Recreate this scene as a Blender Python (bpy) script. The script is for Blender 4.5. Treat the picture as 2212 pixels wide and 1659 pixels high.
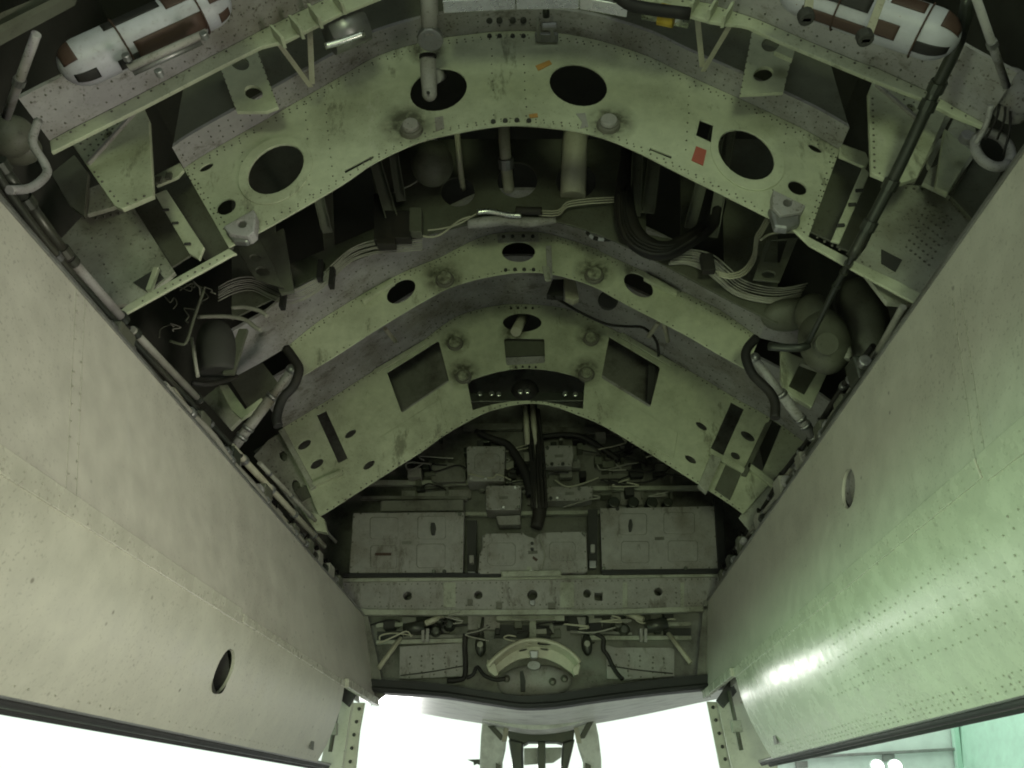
import bpy, math, random
from mathutils import Vector, Matrix
from mathutils.geometry import tessellate_polygon
random.seed(7)
for o in list(bpy.data.objects): bpy.data.objects.remove(o)
SC = bpy.context.scene
COL = SC.collection

# ---------------------------------------------------------------- camera
# metres; eye at the origin, +Y runs down the bay towards the end bulkhead
FPX, CX, CY = 1750.0, 1106.0, 829.5          # focal length and centre in a 2212 x 1659 picture
_vx, _vy = 1180.0 - CX, 1766.0 - CY          # vanishing point of the bay's long axis
_ux = 959.0 - CX
_uy = -(FPX * FPX + _vx * _ux) / _vy
_fw = Vector((_vx, -_vy, -FPX)).normalized()
_up = Vector((_ux, -_uy, -FPX)).normalized()
_rt = _fw.cross(_up)
R = Matrix((_rt, _fw, _up))
cam = bpy.data.cameras.new('camera')
cam.sensor_width = 36.0
cam.lens = FPX / 2212.0 * 36.0
cam.clip_start = 0.02
cam.clip_end = 500
camo = bpy.data.objects.new('camera', cam)
camo.matrix_world = R.to_4x4()
COL.objects.link(camo)
SC.camera = camo

# ---------------------------------------------------------------- world, lamps, exposure
W = bpy.data.worlds.new('World')
SC.world = W
W.use_nodes = True
bg = W.node_tree.nodes['Background']
bg.inputs['Color'].default_value = (0.85, 1.0, 0.86, 1)
bg.inputs['Strength'].default_value = 1.0
SC.view_settings.view_transform = 'Standard'
SC.view_settings.look = 'None'
SC.view_settings.gamma = 1
SC.view_settings.exposure = 0.27
SC.view_settings.use_curve_mapping = False
SC.cycles.max_bounces = 4
SC.cycles.diffuse_bounces = 3
SC.cycles.use_adaptive_sampling = True
SC.cycles.adaptive_threshold = 0.03
SC.cycles.caustics_reflective = False
SC.cycles.caustics_refractive = False
SC.cycles.use_denoising = True
SC.cycles.filter_width = 1.9


def lamp(name, loc, target, size, power, color, spread=180):
    l = bpy.data.lights.new(name, 'AREA')
    l.shape = 'DISK'
    l.size = size
    l.energy = power
    l.spread = math.radians(spread)
    l.color = color
    o = bpy.data.objects.new(name, l)
    o.location = loc
    o.rotation_euler = (Vector(target) - Vector(loc)).to_track_quat('-Z', 'Y').to_euler()
    COL.objects.link(o)
    return o

# added unseen fill lamps: outside each door, far left, and behind the camera
lamp('floor_fill', (2.35, 1.3, -1.05), (-1.15, 2.2, 0.85), 1.0, 22, (1.0, 0.94, 0.82), 100)
lamp('floor_fill', (-2.35, 1.6, -1.05), (1.15, 2.7, 0.85), 1.0, 8.5, (0.80, 1.0, 0.62), 105)
lamp('hall_fill', (-7.0, 1.8, -0.9), (1.2, 3.0, 0.4), 1.3, 34, (0.52, 1.0, 0.58), 60)
lamp('hall_fill', (0.1, -4.2, -0.95), (0, 5, 1.2), 1.2, 21, (0.82, 1.0, 0.58), 80)
# added lamps beyond the nose, placed to put highlights on the doors
lamp('highlight_lamp', (-3.2, 17.4, 1.02), (1.15, 4.1, 0.57), 0.9, 400, (1.0, 1.0, 0.95))
lamp('highlight_lamp', (5.1, 14.8, -1.0), (-1.18, 2.44, 0.5), 0.7, 40, (1.0, 0.96, 0.88))


# ---------------------------------------------------------------- pixel helpers (only used to place things on real planes)
def ray(x, y):
    return R @ Vector((x - CX, -(y - CY), -FPX))


def PY(x, y, Y):
    r = ray(x, y)
    return r * (Y / r.y)


def PX(x, y, X):
    r = ray(x, y)
    return r * (X / r.x)


def PZ(x, y, Z):
    r = ray(x, y)
    return r * (Z / r.z)


K = 0.785511
CROP = {'a': (0, 0, K / 2.3532), 'b': (938, 0, K / 2.3532), 'c': (1876, 0, K / 2.3532), 'd': (0, 700, K / 2.3532),
        'e': (938, 700, K / 2.3532), 'g': (1876, 700, K / 2.3532), 'h': (0, 1400, K / 2.3298), 'i': (938, 1400, K / 2.3298),
        'j': (1876, 1400, K / 2.3298), 'k': (900, 1180, K / 3.3515), 'l': (1450, 1180, K / 3.3515), 'm': (980, 1560, K / 4.366),
        'n': (1440, 1560, K / 4.366), 'o': (600, 400, K / 2.4578), 'p': (1400, 400, K / 2.4578), 'D': (0, 0, 1.0)}


def q(c, x, y):
    ox, oy, s = CROP[c]
    return (ox * K + x * s, oy * K + y * s)


def qs(c, pts):
    return [q(c, *p) for p in pts]


def el(c, cx, cy, a, b, ang=0, n=26):
    ca, sa = math.cos(math.radians(ang)), math.sin(math.radians(ang))
    out = []
    for i in range(n):
        t = 2 * math.pi * i / n
        u, v = a * math.cos(t), b * math.sin(t)
        out.append(q(c, cx + u * ca - v * sa, cy + u * sa + v * ca))
    return out


def pxm(p):
    """metres per picture pixel at point p"""
    d = (R.transposed() @ Vector(p))
    return -d.z / FPX


def smooth(pts, n=4):
    """Catmull-Rom through the points"""
    P = [Vector(p) for p in pts]
    if len(P) < 3:
        return P
    out = []
    for i in range(len(P) - 1):
        p0 = P[max(i - 1, 0)]; p1 = P[i]; p2 = P[i + 1]; p3 = P[min(i + 2, len(P) - 1)]
        for k in range(n):
            t = k / n
            out.append(0.5 * ((2 * p1) + (p2 - p0) * t + (2 * p0 - 5 * p1 + 4 * p2 - p3) * t * t + (3 * p1 - p0 - 3 * p2 + p3) * t ** 3))
    out.append(P[-1])
    return out


def sm2(pts, n=4):
    return [(v.x, v.y) for v in smooth([(a, b, 0) for a, b in pts], n)]


# ---------------------------------------------------------------- materials
MATS = {}


def paint(name, col, dirt=(0.10, 0.09, 0.06), amount=0.5, rough=0.55, scale=3.0, speck=0.35, bump=0.0, metal=0.0, chips=None, spec=0.4, stains=(), scuffs=None):
    m = bpy.data.materials.new(name)
    m.use_nodes = True
    nt = m.node_tree
    N = nt.nodes
    L = nt.links
    b = N['Principled BSDF']
    geo = N.new('ShaderNodeNewGeometry')
    pos = geo.outputs['Position']

    def noise(s, d=6, r=0.6, vec=None):
        n = N.new('ShaderNodeTexNoise')
        n.inputs['Scale'].default_value = s
        n.inputs['Detail'].default_value = d
        n.inputs['Roughness'].default_value = r
        L.new(vec or pos, n.inputs['Vector'])
        return n.outputs['Fac']

    def ramp(src, a, c):
        r = N.new('ShaderNodeMapRange')
        r.inputs['From Min'].default_value = a
        r.inputs['From Max'].default_value = c
        L.new(src, r.inputs['Value'])
        return r.outputs['Result']

    def mult(x, k):
        r = N.new('ShaderNodeMath')
        r.operation = 'MULTIPLY'
        L.new(x, r.inputs[0])
        if isinstance(k, (int, float)):
            r.inputs[1].default_value = k
        else:
            L.new(k, r.inputs[1])
        return r.outputs[0]

    def mix(f, a, c):
        r = N.new('ShaderNodeMix')
        r.data_type = 'RGBA'
        if isinstance(f, float):
            r.inputs['Factor'].default_value = f
        else:
            L.new(f, r.inputs['Factor'])
        for s, v in ((r.inputs[6], a), (r.inputs[7], c)):
            if isinstance(v, tuple):
                s.default_value = (*v, 1)
            else:
                L.new(v, s)
        return r.outputs[2]
    big = noise(scale, 4, 0.62)
    mid = noise(scale * 7, 3, 0.6)
    fine = noise(90, 1, 0.7)
    tone = mix(ramp(mid, 0.3, 0.7), tuple(c * 0.90 for c in col), tuple(min(1, c * 1.06) for c in col))
    d1 = mult(ramp(big, 0.46, 0.78), amount)
    c1 = mix(d1, tone, dirt)
    d2 = mult(mult(ramp(fine, 0.60, 0.72), ramp(big, 0.35, 0.65)), speck)
    c2 = mix(d2, c1, tuple(x * 0.6 for x in dirt))
    if chips:
        v = N.new('ShaderNodeTexVoronoi')
        v.inputs['Scale'].default_value = chips[0]
        L.new(pos, v.inputs['Vector'])
        f = ramp(v.outputs['Distance'], chips[1] * 1.4, chips[1] * 0.6)
        f = mult(f, ramp(noise(1.3, 1, 0.6), 0.45, 0.6))
        c2 = mix(mult(f, 0.85), c2, chips[2])
    if scuffs:                                  # rubbed, paler and darker streaks running down the panel
        mp = N.new('ShaderNodeMapping')
        mp.inputs['Scale'].default_value = scuffs[2] if len(scuffs) > 2 else (3.0, 9.0, 2.2)
        mp.inputs['Rotation'].default_value = (0.5, 0, 0)
        L.new(pos, mp.inputs['Vector'])
        st = noise(1.1, 5, 0.75, mp.outputs['Vector'])
        c2 = mix(mult(ramp(st, scuffs[1] - 0.10, scuffs[1] + 0.06), 0.5), c2, scuffs[0])
        dk = scuffs[3] if len(scuffs) > 3 else 0.32
        c2 = mix(mult(ramp(st, dk, dk - 0.09), 0.6), c2, tuple(x * 0.7 for x in dirt))
    if stains:
        acc = None
        for ctr, rad in stains:
            dn = N.new('ShaderNodeVectorMath'); dn.operation = 'DISTANCE'
            L.new(pos, dn.inputs[0]); dn.inputs[1].default_value = ctr
            mr = N.new('ShaderNodeMapRange'); mr.inputs['From Min'].default_value = rad; mr.inputs['From Max'].default_value = rad * 0.45
            L.new(dn.outputs['Value'], mr.inputs['Value'])
            if acc is None: acc = mr.outputs['Result']
            else:
                mx = N.new('ShaderNodeMath'); mx.operation = 'MAXIMUM'
                L.new(acc, mx.inputs[0]); L.new(mr.outputs['Result'], mx.inputs[1]); acc = mx.outputs[0]
        c2 = mix(mult(mult(acc, ramp(mid, 0.25, 0.6)), 0.9), c2, (0.045, 0.042, 0.025))
    L.new(c2, b.inputs['Base Color'])
    rr = N.new('ShaderNodeMapRange')
    rr.inputs['To Min'].default_value = max(0.05, rough - 0.12)
    rr.inputs['To Max'].default_value = min(1, rough + 0.18)
    L.new(mid, rr.inputs['Value'])
    L.new(rr.outputs['Result'], b.inputs['Roughness'])
    b.inputs['Metallic'].default_value = metal
    b.inputs['Specular IOR Level'].default_value = spec
    if bump > 0:
        bp = N.new('ShaderNodeBump')
        bp.inputs['Strength'].default_value = bump
        bp.inputs['Distance'].default_value = 0.004
        L.new(mid, bp.inputs['Height'])
        L.new(bp.outputs['Normal'], b.inputs['Normal'])
    MATS[name] = m
    return m


STAINS = [(PY(*q(c, x, y), Y), r) for c, x, y, Y, r in (('b', 430, 800, 2.4, 0.13), ('b', 1740, 790, 2.4, 0.12), ('e', 655, 140, 3.6, 0.13), ('e', 1640, 110, 3.6, 0.13),
          ('e', 735, 560, 4.75, 0.12), ('e', 790, 770, 4.75, 0.13), ('e', 1615, 530, 4.75, 0.12), ('e', 1580, 755, 4.75, 0.13), ('e', 1120, 500, 4.75, 0.12), ('b', 560, 330, 2.4, 0.1))]
paint('web', (0.47, 0.50, 0.355), dirt=(0.12, 0.115, 0.07), amount=0.55, rough=0.5, chips=(26, 0.06, (0.08, 0.07, 0.04)), stains=STAINS, scuffs=((0.56, 0.56, 0.47), 0.70, (7.0, 7.0, 2.4), 0.41))
paint('flange', (0.335, 0.325, 0.32), dirt=(0.11, 0.095, 0.06), amount=0.85, speck=0.9, chips=(22, 0.08, (0.06, 0.05, 0.04)), scuffs=((0.46, 0.44, 0.46), 0.70, (3.0, 8.0, 6.0), 0.43))  # web paint greyed to put the cast of light from below into it
paint('side', (0.36, 0.37, 0.30), amount=0.75, speck=0.7, scuffs=((0.42, 0.42, 0.37), 0.70, (5.0, 5.0, 2.5), 0.43))
paint('inner', (0.11, 0.115, 0.085), dirt=(0.05, 0.045, 0.03), amount=0.75, speck=0.6)  # recess paint, darkened so its colour carries the shade inside the bay
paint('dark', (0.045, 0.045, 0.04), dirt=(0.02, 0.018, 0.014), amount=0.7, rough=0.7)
paint('door', (0.55, 0.535, 0.455), dirt=(0.24, 0.22, 0.18), amount=0.3, rough=0.36, scale=1.6, speck=0.55, bump=0.12, chips=(13, 0.085, (0.13, 0.115, 0.10)), spec=0.55, scuffs=((0.58, 0.575, 0.54), 0.72))  # same paint as door_low, lightened to brighten the poorly lit upper panel
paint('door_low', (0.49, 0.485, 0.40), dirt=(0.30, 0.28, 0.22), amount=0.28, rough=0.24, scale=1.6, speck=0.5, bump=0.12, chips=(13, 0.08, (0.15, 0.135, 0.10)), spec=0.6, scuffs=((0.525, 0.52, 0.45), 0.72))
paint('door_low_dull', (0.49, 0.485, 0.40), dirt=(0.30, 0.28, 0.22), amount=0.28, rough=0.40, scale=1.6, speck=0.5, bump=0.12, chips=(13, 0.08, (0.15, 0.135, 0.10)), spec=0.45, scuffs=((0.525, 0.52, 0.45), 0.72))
paint('panel', (0.31, 0.30, 0.28), dirt=(0.13, 0.11, 0.08), amount=0.75, speck=0.7, scuffs=((0.42, 0.41, 0.39), 0.70, (8.0, 5.0, 3.0), 0.44))
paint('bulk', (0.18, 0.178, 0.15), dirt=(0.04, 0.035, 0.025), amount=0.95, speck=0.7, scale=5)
paint('rubber', (0.018, 0.018, 0.018), dirt=(0.05, 0.045, 0.04), amount=0.4, rough=0.6)
paint('cable_black', (0.015, 0.014, 0.013), dirt=(0.05, 0.04, 0.025), amount=0.5, rough=0.65)
paint('cable_grey', (0.30, 0.295, 0.25), dirt=(0.08, 0.07, 0.05), amount=0.6, rough=0.5)
paint('tube_cream', (0.42, 0.41, 0.31), dirt=(0.14, 0.10, 0.06), amount=0.5, rough=0.4)
paint('steel', (0.30, 0.30, 0.29), dirt=(0.06, 0.05, 0.04), amount=0.5, rough=0.38, metal=0.7)
paint('bright_steel', (0.62, 0.64, 0.58), dirt=(0.2, 0.19, 0.16), amount=0.35, rough=0.25, metal=0.9)
paint('rod', (0.05, 0.055, 0.045), dirt=(0.12, 0.11, 0.08), amount=0.5, rough=0.35, metal=0.4)
paint('bottle', (0.42, 0.42, 0.46), dirt=(0.17, 0.14, 0.12), amount=0.9, rough=0.4, chips=(30, 0.06, (0.2, 0.1, 0.07)))
paint('brown', (0.06, 0.034, 0.024), dirt=(0.06, 0.03, 0.02), amount=0.5, rough=0.6)
paint('red', (0.38, 0.10, 0.07), dirt=(0.3, 0.08, 0.06), amount=0.4, rough=0.6)
paint('orange', (0.46, 0.25, 0.07), dirt=(0.3, 0.18, 0.08), amount=0.4, rough=0.6)
paint('yellow', (0.5, 0.36, 0.04), dirt=(0.3, 0.2, 0.05), amount=0.4, rough=0.5)
paint('rivet', (0.13, 0.125, 0.10), dirt=(0.05, 0.045, 0.03), amount=0.5, rough=0.5, bump=0)
paint('rivet_door', (0.36, 0.35, 0.28), dirt=(0.12, 0.11, 0.09), amount=0.5, rough=0.5, bump=0)
paint('skin', (0.66, 0.68, 0.60), dirt=(0.2, 0.19, 0.16), amount=0.75, rough=0.42, scale=5, spec=0.55)
paint('mint', (0.80, 0.90, 0.85), dirt=(0.7, 0.82, 0.76), amount=0.3, rough=0.7, scale=0.6, bump=0, speck=0.05)
paint('mint_deep', (0.50, 0.76, 0.62), dirt=(0.46, 0.7, 0.57), amount=0.3, rough=0.7, scale=0.6, bump=0, speck=0.05)
paint('concrete', (0.27, 0.255, 0.27), dirt=(0.2, 0.185, 0.2), amount=0.5, rough=0.7, scale=0.8)
em = bpy.data.materials.new('lamp_glow')
em.use_nodes = True
_b = em.node_tree.nodes['Principled BSDF']
_b.inputs['Emission Color'].default_value = (1, 1, 0.95, 1)
_b.inputs['Emission Strength'].default_value = 6
MATS['lamp_glow'] = em


# ---------------------------------------------------------------- object helpers
def tag(o, label=None, cat=None, group=None, kind=None):
    if label: o['label'] = label
    if cat: o['category'] = cat
    if group: o['group'] = group
    if kind: o['kind'] = kind
    return o


def thing(name, label, cat, group=None):
    o = bpy.data.objects.new(name, None)
    o.empty_display_size = 0.1
    COL.objects.link(o)
    return tag(o, label, cat, group)


def mesh(name, verts, faces, mat, parent=None, smooth_shade=False, bevel=0.0):
    me = bpy.data.meshes.new(name)
    me.from_pydata([tuple(v) for v in verts], [], faces)
    me.validate()
    me.update()
    if smooth_shade:
        for p in me.polygons: p.use_smooth = True
    me.materials.append(MATS[mat])
    o = bpy.data.objects.new(name, me)
    COL.objects.link(o)
    if parent is not None: o.parent = parent
    if bevel:
        b = o.modifiers.new('bevel', 'BEVEL')
        b.width = bevel
        b.segments = 2
        b.limit_method = 'ANGLE'
        b.angle_limit = math.radians(50)
    return o


class MB:
    """collects shapes into one mesh"""
    def __init__(s):
        s.v = []; s.f = []

    def add(s, v, f):
        n = len(s.v)
        s.v += [tuple(x) for x in v]
        s.f += [tuple(i + n for i in t) for t in f]
        return s

    def build(s, name, mat, parent=None, **k):
        return mesh(name, s.v, s.f, mat, parent, **k)


def plate_geo(loops, off):
    """loops: world-space outer loop + hole loops (planar); off: thickness vector"""
    off = Vector(off)
    loops = [[Vector(p) for p in l] for l in loops]
    tris = tessellate_polygon(loops)
    flat = [p for l in loops for p in l]
    n = len(flat)
    V = flat + [p + off for p in flat]
    F = [tuple(t) for t in tris] + [tuple(n + i for i in reversed(t)) for t in tris]
    s = 0
    for l in loops:
        m = len(l)
        for i in range(m):
            a = s + i; b = s + (i + 1) % m
            F.append((a, b, n + b, n + a))
        s += m
    return V, F


def fixn(o):
    import bmesh
    bm = bmesh.new()
    bm.from_mesh(o.data)
    bmesh.ops.recalc_face_normals(bm, faces=bm.faces)
    bm.to_mesh(o.data)
    bm.free()
    return o


def plateY(name, outer, Y, th, mat, parent=None, holes=(), bevel=0.0):
    loops = [[PY(x, y, Y) for x, y in outer]] + [[PY(x, y, Y) for x, y in h] for h in holes]
    V, F = plate_geo(loops, (0, th, 0))
    return fixn(mesh(name, V, F, mat, parent, bevel=bevel))


def sheet(name, pts, off, th, mat, parent=None, smooth_shade=False):
    """ribbon along pts, swept by off, thickened by th (vector)"""
    off = Vector(off); th = Vector(th)
    P = [Vector(p) for p in pts]
    n = len(P)
    V = P + [p + off for p in P] + [p + th for p in P] + [p + off + th for p in P]
    F = []
    for i in range(n - 1):
        F += [(i, i + 1, n + i + 1, n + i), (2 * n + i, 3 * n + i, 3 * n + i + 1, 2 * n + i + 1),
              (i, 2 * n + i, 2 * n + i + 1, i + 1), (n + i, n + i + 1, 3 * n + i + 1, 3 * n + i)]
    F += [(0, n, 3 * n, 2 * n), (n - 1, 3 * n - 1, 4 * n - 1, 2 * n - 1)]
    return fixn(mesh(name, V, F, mat, parent))


def tube_geo(pts, r, sides=10, n=4, cap=True, sm=True):
    P = smooth(pts, n) if sm else [Vector(p) for p in pts]
    m = len(P)
    rs = r if isinstance(r, (list, tuple)) else None
    V = []; F = []
    t0 = (P[1] - P[0]).normalized()
    ref = Vector((0, 0, 1)) if abs(t0.z) < 0.9 else Vector((1, 0, 0))
    u = t0.cross(ref).normalized()
    for i, p in enumerate(P):
        t = (P[min(i + 1, m - 1)] - P[max(i - 1, 0)]).normalized()
        u = (u - t * u.dot(t)).normalized()
        w = t.cross(u)
        if rs:
            k = i / (m - 1) * (len(rs) - 1)
            a = int(min(k, len(rs) - 2)); rr = rs[a] + (rs[a + 1] - rs[a]) * (k - a)
        else:
            rr = r
        for s in range(sides):
            an = 2 * math.pi * s / sides
            V.append(p + (u * math.cos(an) + w * math.sin(an)) * rr)
    for i in range(m - 1):
        for s in range(sides):
            a = i * sides + s; b = i * sides + (s + 1) % sides
            F.append((a, b, b + sides, a + sides))
    if cap:
        F.append(tuple(reversed(range(sides))))
        F.append(tuple((m - 1) * sides + s for s in range(sides)))
    return V, F


def tube(name, pts, r, mat, parent=None, sides=10, n=4, sm=True):
    V, F = tube_geo(pts, r, sides, n, sm=sm)
    o = mesh(name, V, F, mat, parent)
    for p in o.data.polygons:
        p.use_smooth = len(p.vertices) == 4
    return o


def disc(name, c, axis, r, depth, mat, parent=None, sides=18, r2=None):
    c = Vector(c); axis = Vector(axis).normalized()
    V, F = tube_geo([c, c + axis * depth], [r, r if r2 is None else r2], sides, sm=False)
    o = mesh(name, V, F, mat, parent, bevel=min(r, depth) * 0.18)
    return o


def box_geo(c, sx, sy, sz):
    c = Vector(c)
    V = [c + Vector((x * sx / 2, y * sy / 2, z * sz / 2)) for x in (-1, 1) for y in (-1, 1) for z in (-1, 1)]
    F = [(0, 1, 3, 2), (4, 6, 7, 5), (0, 4, 5, 1), (2, 3, 7, 6), (0, 2, 6, 4), (1, 5, 7, 3)]
    return V, F


def box(name, lo, hi, mat, parent=None, bevel=0.004):
    lo = Vector(lo); hi = Vector(hi)
    V, F = box_geo((lo + hi) / 2, *(hi - lo))
    return mesh(name, V, F, mat, parent, bevel=bevel)


def bar(name, a, b, wdir, w, ddir, d, mat, parent=None):
    """rectangular bar from a to b with width w along wdir and depth d along ddir"""
    a = Vector(a); b = Vector(b); wv = Vector(wdir).normalized() * w / 2; dv = Vector(ddir).normalized() * d / 2
    V = [p + sx * wv + sy * dv for p in (a, b) for sx in (-1, 1) for sy in (-1, 1)]
    F = [(0, 1, 3, 2), (4, 6, 7, 5), (0, 4, 5, 1), (2, 3, 7, 6), (0, 2, 6, 4), (1, 5, 7, 3)]
    return mesh(name, V, F, mat, parent, bevel=min(w, d) * 0.12)


def rivets(parent, rows, mat='rivet', r=0.0045, jitter=0.0, name='rivets', h=0.003, skip=0.06):
    """rows: (points, spacing, outward normal); all rivets of a thing are one joined part"""
    mb = MB()
    for pts, sp, nrm in rows:
        nrm = Vector(nrm).normalized()
        ref = Vector((0, 0, 1)) if abs(nrm.z) < 0.9 else Vector((1, 0, 0))
        u = nrm.cross(ref).normalized(); w = nrm.cross(u)
        P = [Vector(p) for p in pts]
        carry = sp * 0.5
        for a, b in zip(P[:-1], P[1:]):
            L = (b - a).length
            if L < 1e-6: continue
            t = carry
            while t < L:
                if random.random() > skip:
                    c = a + (b - a) * (t / L) + u * random.uniform(-jitter, jitter) + w * random.uniform(-jitter, jitter)
                    rr = r * random.uniform(0.75, 1.15)
                    ring = [c + (u * math.cos(k * 1.0472) + w * math.sin(k * 1.0472)) * rr for k in range(6)]
                    top = [c + nrm * h + (u * math.cos(k * 1.0472) + w * math.sin(k * 1.0472)) * rr * 0.55 for k in range(6)]
                    mb.add(ring + top, [tuple(6 + k for k in range(6))] + [(k, (k + 1) % 6, 6 + (k + 1) % 6, 6 + k) for k in range(6)])
                t += sp
            carry = t - L
    if mb.v:
        o = mb.build(name, mat, parent)
        o['kind'] = 'stuff'
        return o


def rowY(pts, Y, sp=0.04, dy=-0.001):
    return ([PY(x, y, Y) + Vector((0, dy, 0)) for x, y in pts], sp, (0, -1, 0))


def shift(pts, dx, dy):
    return [(x + dx, y + dy) for x, y in pts]


def boss(parent, c, x, y, rpx, Y, cap='web', depth=0.06, ring=True):
    px = q(c, x, y)
    p = PY(*px, Y)
    k = pxm(p) * CROP[c][2]
    r = rpx * k
    b = disc('boss', p + Vector((0, 0.012, 0)), (0, -1, -0.0), r * 1.5, depth * 0.45 + 0.012, 'rivet', parent, sides=22, r2=r * 1.28)
    disc('boss_cap', p + Vector((0, -depth * 0.45, 0)), (0, -1, 0), r, depth * 0.55, cap, b, sides=22, r2=r * 0.93)
    return b


def bolt_holes(parent, c, pts, rpx, Y, mat='dark', name='bolt_hole'):
    for x, y in pts:
        p = PY(*q(c, x, y), Y)
        k = pxm(p) * CROP[c][2]
        disc(name, p + Vector((0, 0.004, 0)), (0, -1, 0), rpx * k, 0.012, mat, parent, sides=10, r2=rpx * k * 0.8)  # dark disc stands in for the dark inside a hole

# ================================================================ the setting
def structure(name, V, F, mat, **k):
    o = mesh(name, V, F, mat, None, **k)
    return tag(o, kind='structure')


def quad_slab(name, lo, hi, mat):
    o = box(name, lo, hi, mat, None, bevel=0)
    return tag(o, kind='structure')


paint('roof_shade', (0.05, 0.05, 0.04), dirt=(0.02, 0.018, 0.014), amount=0.6, rough=0.7)  # near-black colour puts the deep shade under the roof into the paint
quad_slab('hangar_floor', (-60, -40, -1.75), (60, 60, -1.65), 'concrete')
_r = bpy.data.objects.new('bay_roof', None)
COL.objects.link(_r)
tag(_r, kind='structure')
box('roof_skin', (-2.0, -1.6, 3.55), (2.0, 6.5, 3.6), 'roof_shade', _r, 0)
for s in (-1, 1):
    box('side_skin', (min(s * 2.0, s * 1.95), -1.6, 1.29), (max(s * 2.0, s * 1.95), 6.5, 3.55), 'roof_shade', _r, 0)
    box('light_stop', (min(s * 1.95, s * 1.30), -1.6, 1.27), (max(s * 1.95, s * 1.30), 5.97, 1.29), 'roof_shade', _r, 0)  # unseen strip added to stop light leaking in behind the doors

# hall beyond the nose, seen low on the right
wall = thing('hangar_wall', 'pale mint green hangar wall panel seen low behind the right bay door', 'wall')
YW = 18.0


def wq(c, x, y, Y=YW): return PY(*q(c, x, y), Y)


plateY('wall_panel', qs('j', [(560, 1250), (1745, 1250), (1768, 1440), (1790, 1900), (560, 1900)]), YW, 0.1, 'mint', wall)
bar('wall_rail', wq('j', 400, 1610, YW - 0.1), wq('j', 1755, 1538, YW - 0.1), (0, 0, 1), 0.05, (0, 1, 0), 0.1, 'steel', wall)
bar('wall_post', wq('j', 1735, 1300, YW - 0.12), wq('j', 1782, 1720, YW - 0.12), (1, 0, 0), 0.12, (0, 1, 0), 0.12, 'mint_deep', wall)
for x, y in ((758, 1640), (1315, 1595)):
    plateY('window', qs('j', [(x - 30, y - 22), (x + 45, y - 26), (x + 48, y + 16), (x - 26, y + 20)]), YW - 0.05, 0.04, 'steel', wall)
side = thing('hangar_side_wall', 'deeper green hangar side wall at the lower right picture edge', 'wall')
V = [wq('j', 1738, 1100), wq('j', 1792, 1900), wq('j', 2700, 1900, 13.5), wq('j', 2700, 700, 13.5)]
Vb = [v + Vector((0.15, 0.2, 0)) for v in V]
mesh('wall_panel', V + Vb, [(0, 1, 2, 3), (7, 6, 5, 4), (0, 4, 5, 1), (1, 5, 6, 2), (2, 6, 7, 3), (3, 7, 4, 0)], 'mint_deep', side)
for k, x in enumerate((1240, 1355)):
    hl = thing('hall_lamp', ('left' if k == 0 else 'right') + ' one of two glowing round hall lamps below the right door', 'lamp', 'glowing hall lamps')
    p = wq('j', x, 1650, YW - 0.5)
    disc('housing', p, (0, -1, 0), 0.13, 0.1, 'mint', hl, 20)
    disc('lens', p + Vector((0, -0.1, 0)), (0, -1, -0.1), 0.11, 0.04, 'lamp_glow', hl, 20)

# ================================================================ arch frames
def arch(name, label, Y, top, bottom, holes, fl_depth, mat='web', th=0.008, fl_mat='flange', ext=((), ())):
    t = thing(name, label, 'frame')
    tp = sm2(top); bt = sm2(bottom)
    outer = tp + list(reversed(bt))
    plateY('web', outer, Y, th, mat, t, holes, bevel=0.0015)
    P3 = [PY(x, y, Y) for x, y in list(ext[0]) + tp + list(ext[1])]
    sheet('top_flange', [p + Vector((0, 0.0, 0.001)) for p in P3], (0, -fl_depth, 0), (0, 0, 0.02), fl_mat, t)
    return t, tp, bt


# ---- frame A: the big near arch
YA = 2.4
A_top = [(397, 364), (447, 331), (601, 243), (738, 164), (820, 119), (924, 88), (1000, 76), (1097, 67), (1204, 71), (1304, 90),
         (1404, 123), (1475, 158), (1584, 207), (1670, 247), (1751, 287), (1814, 324)]
A_bot = [(494, 534), (554, 504), (614, 471), (737, 399), (810, 350), (904, 307), (984, 287), (1057, 274), (1117, 270), (1204, 277),
         (1278, 290), (1361, 320), (1475, 377), (1570, 424), (1664, 471), (1745, 515)]
A_holes = [el('a', 1785, 1095, 200, 137, -36), el('b', 630, 580, 188, 134, -16), el('b', 1535, 550, 190, 132, 15), el('c', 415, 1000, 200, 140, 36),
           el('a', 1465, 1338, 66, 46, -30, 18), el('c', 745, 1215, 64, 42, 26, 18),
           qs('c', [(115, 772), (202, 806), (186, 920), (90, 876)]),
           el('a', 1335, 1082, 50, 19, -28, 14), el('c', 860, 960, 50, 19, 28, 14),
           qs('a', [(2130, 1172), (2205, 1128), (2212, 1142), (2138, 1188)]) and qs('b', [(20, 1100), (205, 1005), (212, 1022), (28, 1120)]),
           qs('b', [(2000, 955), (2140, 1010), (2136, 1026), (1996, 970)])]
fa, ta, ba = arch('arch_frame', 'nearest full arch frame, deep web with four large oval holes', YA, A_top, A_bot, A_holes, 0.115)
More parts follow.
